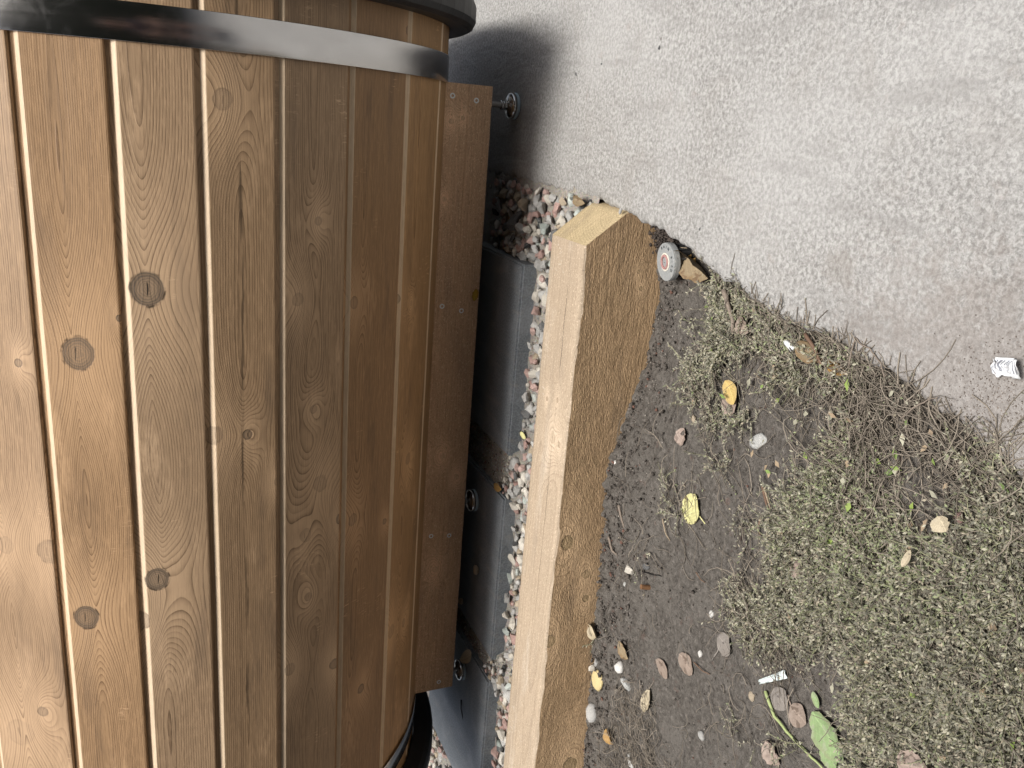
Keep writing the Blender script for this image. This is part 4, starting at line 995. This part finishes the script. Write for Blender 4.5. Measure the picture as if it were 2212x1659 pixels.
def sprig(x, y, kind):
    z = max(soil_z(x, y), -.06)+.002
    brown = math.exp(-((x-BROWN_C.x)**2+(y-BROWN_C.y)**2)/.012)
    L = R3.uniform(.022, .055)*(1.9 if kind == 'long' else 1); a = R3.uniform(0, 6.28)
    if kind == 'mat': a = R3.gauss(2.4, .9)
    el = abs(R3.gauss(.12, .22)) if kind == 'mat' else abs(R3.gauss(.03, .10)); bend = R3.gauss(0, 1.3); p = Vector((x, y, z+abs(R3.gauss(0, .006)))); pts = [p.copy()]; n_ = 6
    for i in range(n_):
        a += bend*.22+R3.gauss(0, .22); el = min(el+R3.gauss(-.06, .25 if kind == 'mat' else .14), .25 if x > edge_x(y)-.05 else 9)
        p = p+Vector((math.cos(a)*math.cos(el), math.sin(a)*math.cos(el), math.sin(el)))*L/n_
        p.z = max(p.z, max(soil_z(p.x, p.y), ZC if p.x > edge_x(p.y) else -9)+.001); pts.append(p.copy())
        if i and p.x > edge_x(p.y)+.004 and p.y > .5 and R3.random() < .75: break
    t = R3.random(); dry = kind in ('root', 'long') or R3.random() < .35+.55*brown
    col = (.125+.15*t, .108+.13*t, .088+.105*t) if dry else (.19+.1*t, .19+.1*t, .12+.06*t)
    add_stem(pts, R3.uniform(.0004, .0008)*(1.2 if kind == 'long' else 1), col)
    if kind == 'root' or (kind == 'long' and R3.random() < .6) or R3.random() < .75*brown: return
    for i in range(1, len(pts)):
        d0 = (pts[i]-pts[i-1]).normalized()
        for sgn in (-1, 1):
            for rep in range(R3.choice((1, 2, 3)) if kind == 'mat' else 1):
                if R3.random() < .22: continue
                s = d0.cross(Vector((0, 0, 1))); s = s.normalized() if s.length > 1e-3 else Vector((1, 0, 0))
                d = (d0*R3.uniform(.2, .9)+s*sgn*R3.uniform(.4, 1)+Vector((0, 0, R3.uniform(-.1, .8)))).normalized()
                up = Vector((R3.gauss(0, .5), R3.gauss(0, .5), 1)).normalized()
                if abs(d.dot(up)) > .95: continue
                q = pts[i-1].lerp(pts[i], R3.random())
                add_leaf(q, d, up, R3.uniform(.0026, .0062), R3.uniform(.0013, .0027), leafcol(q.x, q.y))
bx = [p[0] for p in WP]; by = [p[1] for p in WP]
cnt = 0
while cnt < 8600:
    x, y = R3.uniform(min(bx)-.02, max(bx)), R3.uniform(min(by), max(by))
    if not inpoly(x+.02*fbm(x*20, y*20, 3), y+.02*fbm(x*20, y*20, 6), WP): continue
    if x > edge_x(y)-.004 and y > .52: continue
    px, py = pix((x, y, -.05)); dn = .36+2.1*fbm(x*12, y*12, 4.5, 3)+.35*min(1, max(-1, (px-1780)/250))+.25*min(1, max(0, (py-1000)/300))-.9*math.exp(-((px-2030)/110)**2-((py-985)/75)**2)
    if R3.random() > dn: continue
    cnt += 1; sprig(x, y, 'long' if R3.random() < (.13+.4*math.exp(-((x-BROWN_C.x)**2+(y-BROWN_C.y)**2)/.012)) else 'mat')
for k in range(520):
    x, y = R3.choice(PP); q = (R3.uniform(min(p[0] for p in PP), max(p[0] for p in PP)), R3.uniform(min(p[1] for p in PP), max(p[1] for p in PP)))
    if inpoly(q[0], q[1], PP): sprig(q[0], q[1], 'mat' if R3.random() < .5 else 'long')
for k in range(700):
    q = (R3.uniform(min(p[0] for p in TP), max(p[0] for p in TP)), R3.uniform(min(p[1] for p in TP), max(p[1] for p in TP)))
    if inpoly(q[0], q[1], TP): sprig(q[0], q[1], 'root')
for (px, py, r_, c_) in ((1475, 1100, 30, 25), (1460, 1050, 20, 18), (1400, 1180, 25, 10), (1570, 1000, 30, 20), (1540, 890, 20, 18), (1620, 1120, 30, 20), (1285, 1370, 8, 14), (1700, 1600, 40, 22), (1590, 1560, 25, 14), (1520, 850, 30, 60)):
    for k in range(c_):
        q = on_soil(R3.gauss(px, r_*.5), R3.gauss(py, r_*.5)); sprig(q.x, q.y, R3.choice(('mat', 'root', 'long')))
for k in range(150):                                # loose hair roots on the bare soil
    q = on_soil(R3.uniform(1330, 1700), R3.uniform(900, 1650)); sprig(q.x, q.y, 'root')
for k in range(900):                               # grey brown tangle of old stems along the slab
    yy = .47+.40*R3.random(); xx = edge_x(yy)-abs(R3.gauss(0, .045))-.004; sprig(xx, yy, 'root' if R3.random() < .5 else 'long')
for k in range(260):                               # a few broader leaves among the small ones
    x, y = R3.uniform(min(bx), max(bx)), R3.uniform(min(by), max(by))
    if inpoly(x, y, WP) and x < edge_x(y)-.01:
        a = R3.uniform(0, 6.28); t = R3.random(); add_leaf(Vector((x, y, soil_z(x, y)+R3.uniform(.006, .02))), Vector((math.cos(a), math.sin(a), R3.uniform(-.2, .4))).normalized(), Vector((R3.gauss(0, .4), R3.gauss(0, .4), 1)).normalized(), R3.uniform(.008, .015), R3.uniform(.004, .008), R3.choice(((.16+.08*t, .24+.08*t, .08), (.25+.1*t, .19+.08*t, .13+.05*t), (.30+.1*t, .29+.1*t, .22+.08*t))))
for k in range(22):                                # dry stems reaching over the slab edge
    q = on_soil(R3.uniform(1780, 2180), 0) if False else None
    t = R3.uniform(0, 1); yy = .92-.42*t; sprig(edge_x(yy)-R3.uniform(0, .03), yy, 'long')
def flush(name, V, F_, C, mat, lab):
    me = fast_mesh(name, np.array([tuple(v) for v in V]), np.array(F_), np.array(C)); return tag(link(name, me, mat), lab, 'weeds', kind='stuff')
flush('weed_stems', SV, SF, SC, mat_col('weed_stem', .8), 'tangle of thin dry brown and grey stems over the soil')
n = N('weed_leaf'); n.b.inputs['Specular IOR Level'].default_value = .25; M_WL = n.done(n.attr('Col'), .65)
flush('weed_leaves', LV, LF, LC, M_WL, 'mat of tiny grey green leaves of creeping weed')

# ------------------------------------------------------------------ unseen leafy wall, added to cut frontal light and darken the band's reflection
def added_hedge():
    bm = bmesh.new(); box(bm, -6, 5, -3.1, -2.5, -.1, 5.4)
    me = bpy.data.meshes.new('added_hedge_core'); bm.to_mesh(me); bm.free()
    V, F_, C = [], [], []; r = random.Random(3)
    for k in range(26000):
        x, z = r.uniform(-6, 5), r.uniform(-.1, 5.45); y = -2.5+r.uniform(-.05, .07)
        d = Vector((r.gauss(0, 1), r.gauss(.3, .6), r.gauss(0, 1))).normalized(); u = d.cross(Vector((r.gauss(0, 1), r.gauss(0, 1), r.gauss(0, 1)))).normalized()
        p = Vector((x, y, z)); L = r.uniform(.03, .06); n0 = len(V); t = r.random(); c = (.035+.03*t, .06+.045*t, .025+.015*t)
        V += [p, p+d*L*.5+u*L*.25, p+d*L, p+d*L*.5-u*L*.25]; F_.append((n0, n0+1, n0+2, n0+3)); C += [c]*4
    h = link('added_hedge', me, plain('added_hedge_dark', (.02, .022, .014), .9)); tag(h, 'tall dark green leafy wall, unseen, added to darken the steel reflection', 'added_hedge')
    o = link('added_foliage', fast_mesh('added_foliage', np.array([tuple(v) for v in V]), np.array(F_), np.array(C)), mat_col('added_hedge_leaf', .6)); o.parent = h; o['kind'] = 'stuff'
added_hedge()

# ------------------------------------------------------------------ the person taking the picture, who shows in the polished band
def skin_body(name, joints, edges, mat, parent=None, sub=2, root=0):
    me = bpy.data.meshes.new(name); me.from_pydata([j[:3] for j in joints], edges, []); o = link(name, me, mat, parent)
    m = o.modifiers.new('skin', 'SKIN'); m.use_smooth_shade = True
    for k, j in enumerate(joints):
        sv = me.skin_vertices[0].data[k]; r = j[3]; sv.radius = (r, j[4] if len(j) > 4 else r); sv.use_root = (k == root)
    u = o.modifiers.new('sub', 'SUBSURF'); u.levels = sub; u.render_levels = sub
    return o
def photographer():
    root = empty('person', (0, 0, 0)); tag(root, 'person in navy shirt and dark shorts squatting with a phone in both hands', 'person')
    SK = plain('skin', (.52, .31, .235), .5, 0, .08, 40); NV = plain('navy_cloth', (.018, .024, .045), .85, 0, .2, 200); DK = plain('dark_cloth', (.022, .022, .025), .85, 0, .2, 200); SHO = plain('shoe', (.05, .05, .052), .6); HR = plain('hair', (.04, .026, .016), .6, 0, .4, 300)
    J = [(.06, -.62, .36, .12, .10), (.06, -.55, .58, .115, .09), (.055, -.47, .78, .125, .09), (.05, -.41, .90, .10, .075), (.05, -.37, .985, .05), (.045, -.335, 1.05, .062), (.04, -.31, 1.115, .085, .08), (.04, -.30, 1.185, .07)]
    E_ = [(i, i+1) for i in range(7)]
    for sx in (-1, 1):
        b = len(J); cx = .05
        J += [(cx+sx*.12, -.43, .885, .055), (cx+sx*.20, -.42, .86, .048), (cx+sx*.235, -.31, .72, .039), (cx+sx*.24, -.22, .625, .034), (cx*.6+sx*.13, -.115, .635, .027), (cx*.4+sx*.075, -.065, .645, .021, .027)]
        E_ += [(3, b)]+[(b+i, b+i+1) for i in range(5)]
        b = len(J)
        J += [(.06+sx*.09, -.60, .33, .085), (.06+sx*.15, -.40, .42, .075), (.06+sx*.19, -.20, .46, .058), (.06+sx*.19, -.23, .34, .055), (.06+sx*.185, -.31, .13, .040), (.06+sx*.185, -.34, .02, .033), (.06+sx*.195, -.22, -.03, .028)]
        E_ += [(0, b)]+[(b+i, b+i+1) for i in range(6)]
    skin_body('body', J, E_, SK, root)
    skin_body('shirt', [(.06, -.60, .40, .14, .115), (.06, -.55, .58, .135, .105), (.055, -.47, .78, .142, .105), (.05, -.41, .90, .105, .085), (.05, -.39, .95, .06)]+[(.05+sx*k, y, z, r) for sx in (-1, 1) for (k, y, z, r) in ((.12, -.43, .885, .068), (.20, -.42, .86, .062), (.225, -.345, .765, .056))],
              [(0, 1), (1, 2), (2, 3), (3, 4), (3, 5), (5, 6), (6, 7), (3, 8), (8, 9), (9, 10)], NV, root)
    skin_body('shorts', [(.06, -.62, .36, .14, .12)]+[(.06+sx*k, y, z, r) for sx in (-1, 1) for (k, y, z, r) in ((.09, -.60, .335, .10), (.15, -.42, .415, .088), (.175, -.29, .44, .08))], [(0, 1), (1, 2), (2, 3), (0, 4), (4, 5), (5, 6)], DK, root)
    for sx in (-1, 1):
        skin_body('shoe', [(.06+sx*.185, -.37, -.015, .042), (.06+sx*.188, -.30, -.015, .043), (.06+sx*.195, -.20, -.022, .042), (.06+sx*.198, -.13, -.03, .032)], [(0, 1), (1, 2), (2, 3)], SHO, root)
        bx_, by_, bz_ = .02+sx*.068, -.058, .648      # palm; fingers wrap the phone's edge, thumb towards its screen
        Jh = [(bx_, by_, bz_, .019, .012), (bx_-sx*.004, by_+.022, bz_+.006, .020, .010)]; Eh = [(0, 1)]
        for k, (dz, ln) in enumerate(((.024, .9), (.009, 1.), (-.006, .95), (-.020, .75))):
            b = len(Jh); Jh += [(bx_-sx*.002, by_+.036*ln, bz_+dz, .0085), (bx_-sx*.012, by_+.052*ln, bz_+dz*1.1, .0078), (bx_-sx*.028, by_+.056*ln, bz_+dz*1.1, .0068)]; Eh += [(1, b), (b, b+1), (b+1, b+2)]
        b = len(Jh); Jh += [(bx_-sx*.012, by_+.004, bz_+.026, .0105), (bx_-sx*.026, by_+.014, bz_+.044, .009), (bx_-sx*.036, by_+.022, bz_+.056, .0075)]; Eh += [(0, b), (b, b+1), (b+1, b+2)]
        skin_body('hand', Jh, Eh, SK, root)
        v, f = lathe([(.001, -.004), (.018, 0), (.022, .006), (.012, .010), (.001, .009)], 14); e = link('ear', mesh('ear', v, f, True), SK); e.location = (.04+sx*.083, -.315, 1.105); e.rotation_euler = (0, sx*math.pi/2, 0); e.scale = (1.3, .8, 1); e.parent = root
        me = round_stone(3, 1, 1, 1, 2, 0); e = link('eye', me, plain('eye', (.12, .10, .09), .2)); e.scale = (.018,)*3; e.location = (.04+sx*.03, -.238, 1.125); e.parent = root
    e = link('nose', round_stone(3, .8, 1, 1.3, 2, .05), SK); e.scale = (.034,)*3; e.location = (.04, -.226, 1.10); e.parent = root
    e = link('mouth', round_stone(3, 1, .4, .3, 2, .05), plain('lips', (.36, .15, .13), .5)); e.scale = (.045,)*3; e.location = (.04, -.238, 1.065); e.parent = root
    skin_body('hair', [(.04, -.345, 1.12, .082, .06), (.04, -.33, 1.19, .082, .075), (.04, -.28, 1.215, .06)], [(0, 1), (1, 2)], HR, root)
    bm = bmesh.new(); box(bm, -.0735, .0735, -.036, .036, -.004, .004, .003, 3); me = bpy.data.meshes.new('phone'); bm.to_mesh(me); bm.free()
    ph = link('phone', me, plain('phone_shell', (.03, .03, .035), .3)); ph.matrix_world = M @ Matrix.Translation((.055, .016, .012)); tag(ph, 'dark phone held upright in both hands of the squatting person', 'phone')
    bm = bmesh.new(); box(bm, -.070, .070, -.033, .033, .0041, .0046); me = bpy.data.meshes.new('screen'); bm.to_mesh(me); bm.free(); sc_ = link('screen', me, plain('phone_glass', (.05, .05, .055), .1)); sc_.parent = ph
photographer()

print('objects', len(bpy.data.objects), 'stones', len(vis), len(rest), 'leaves', len(LF), 'stems', len(SF))
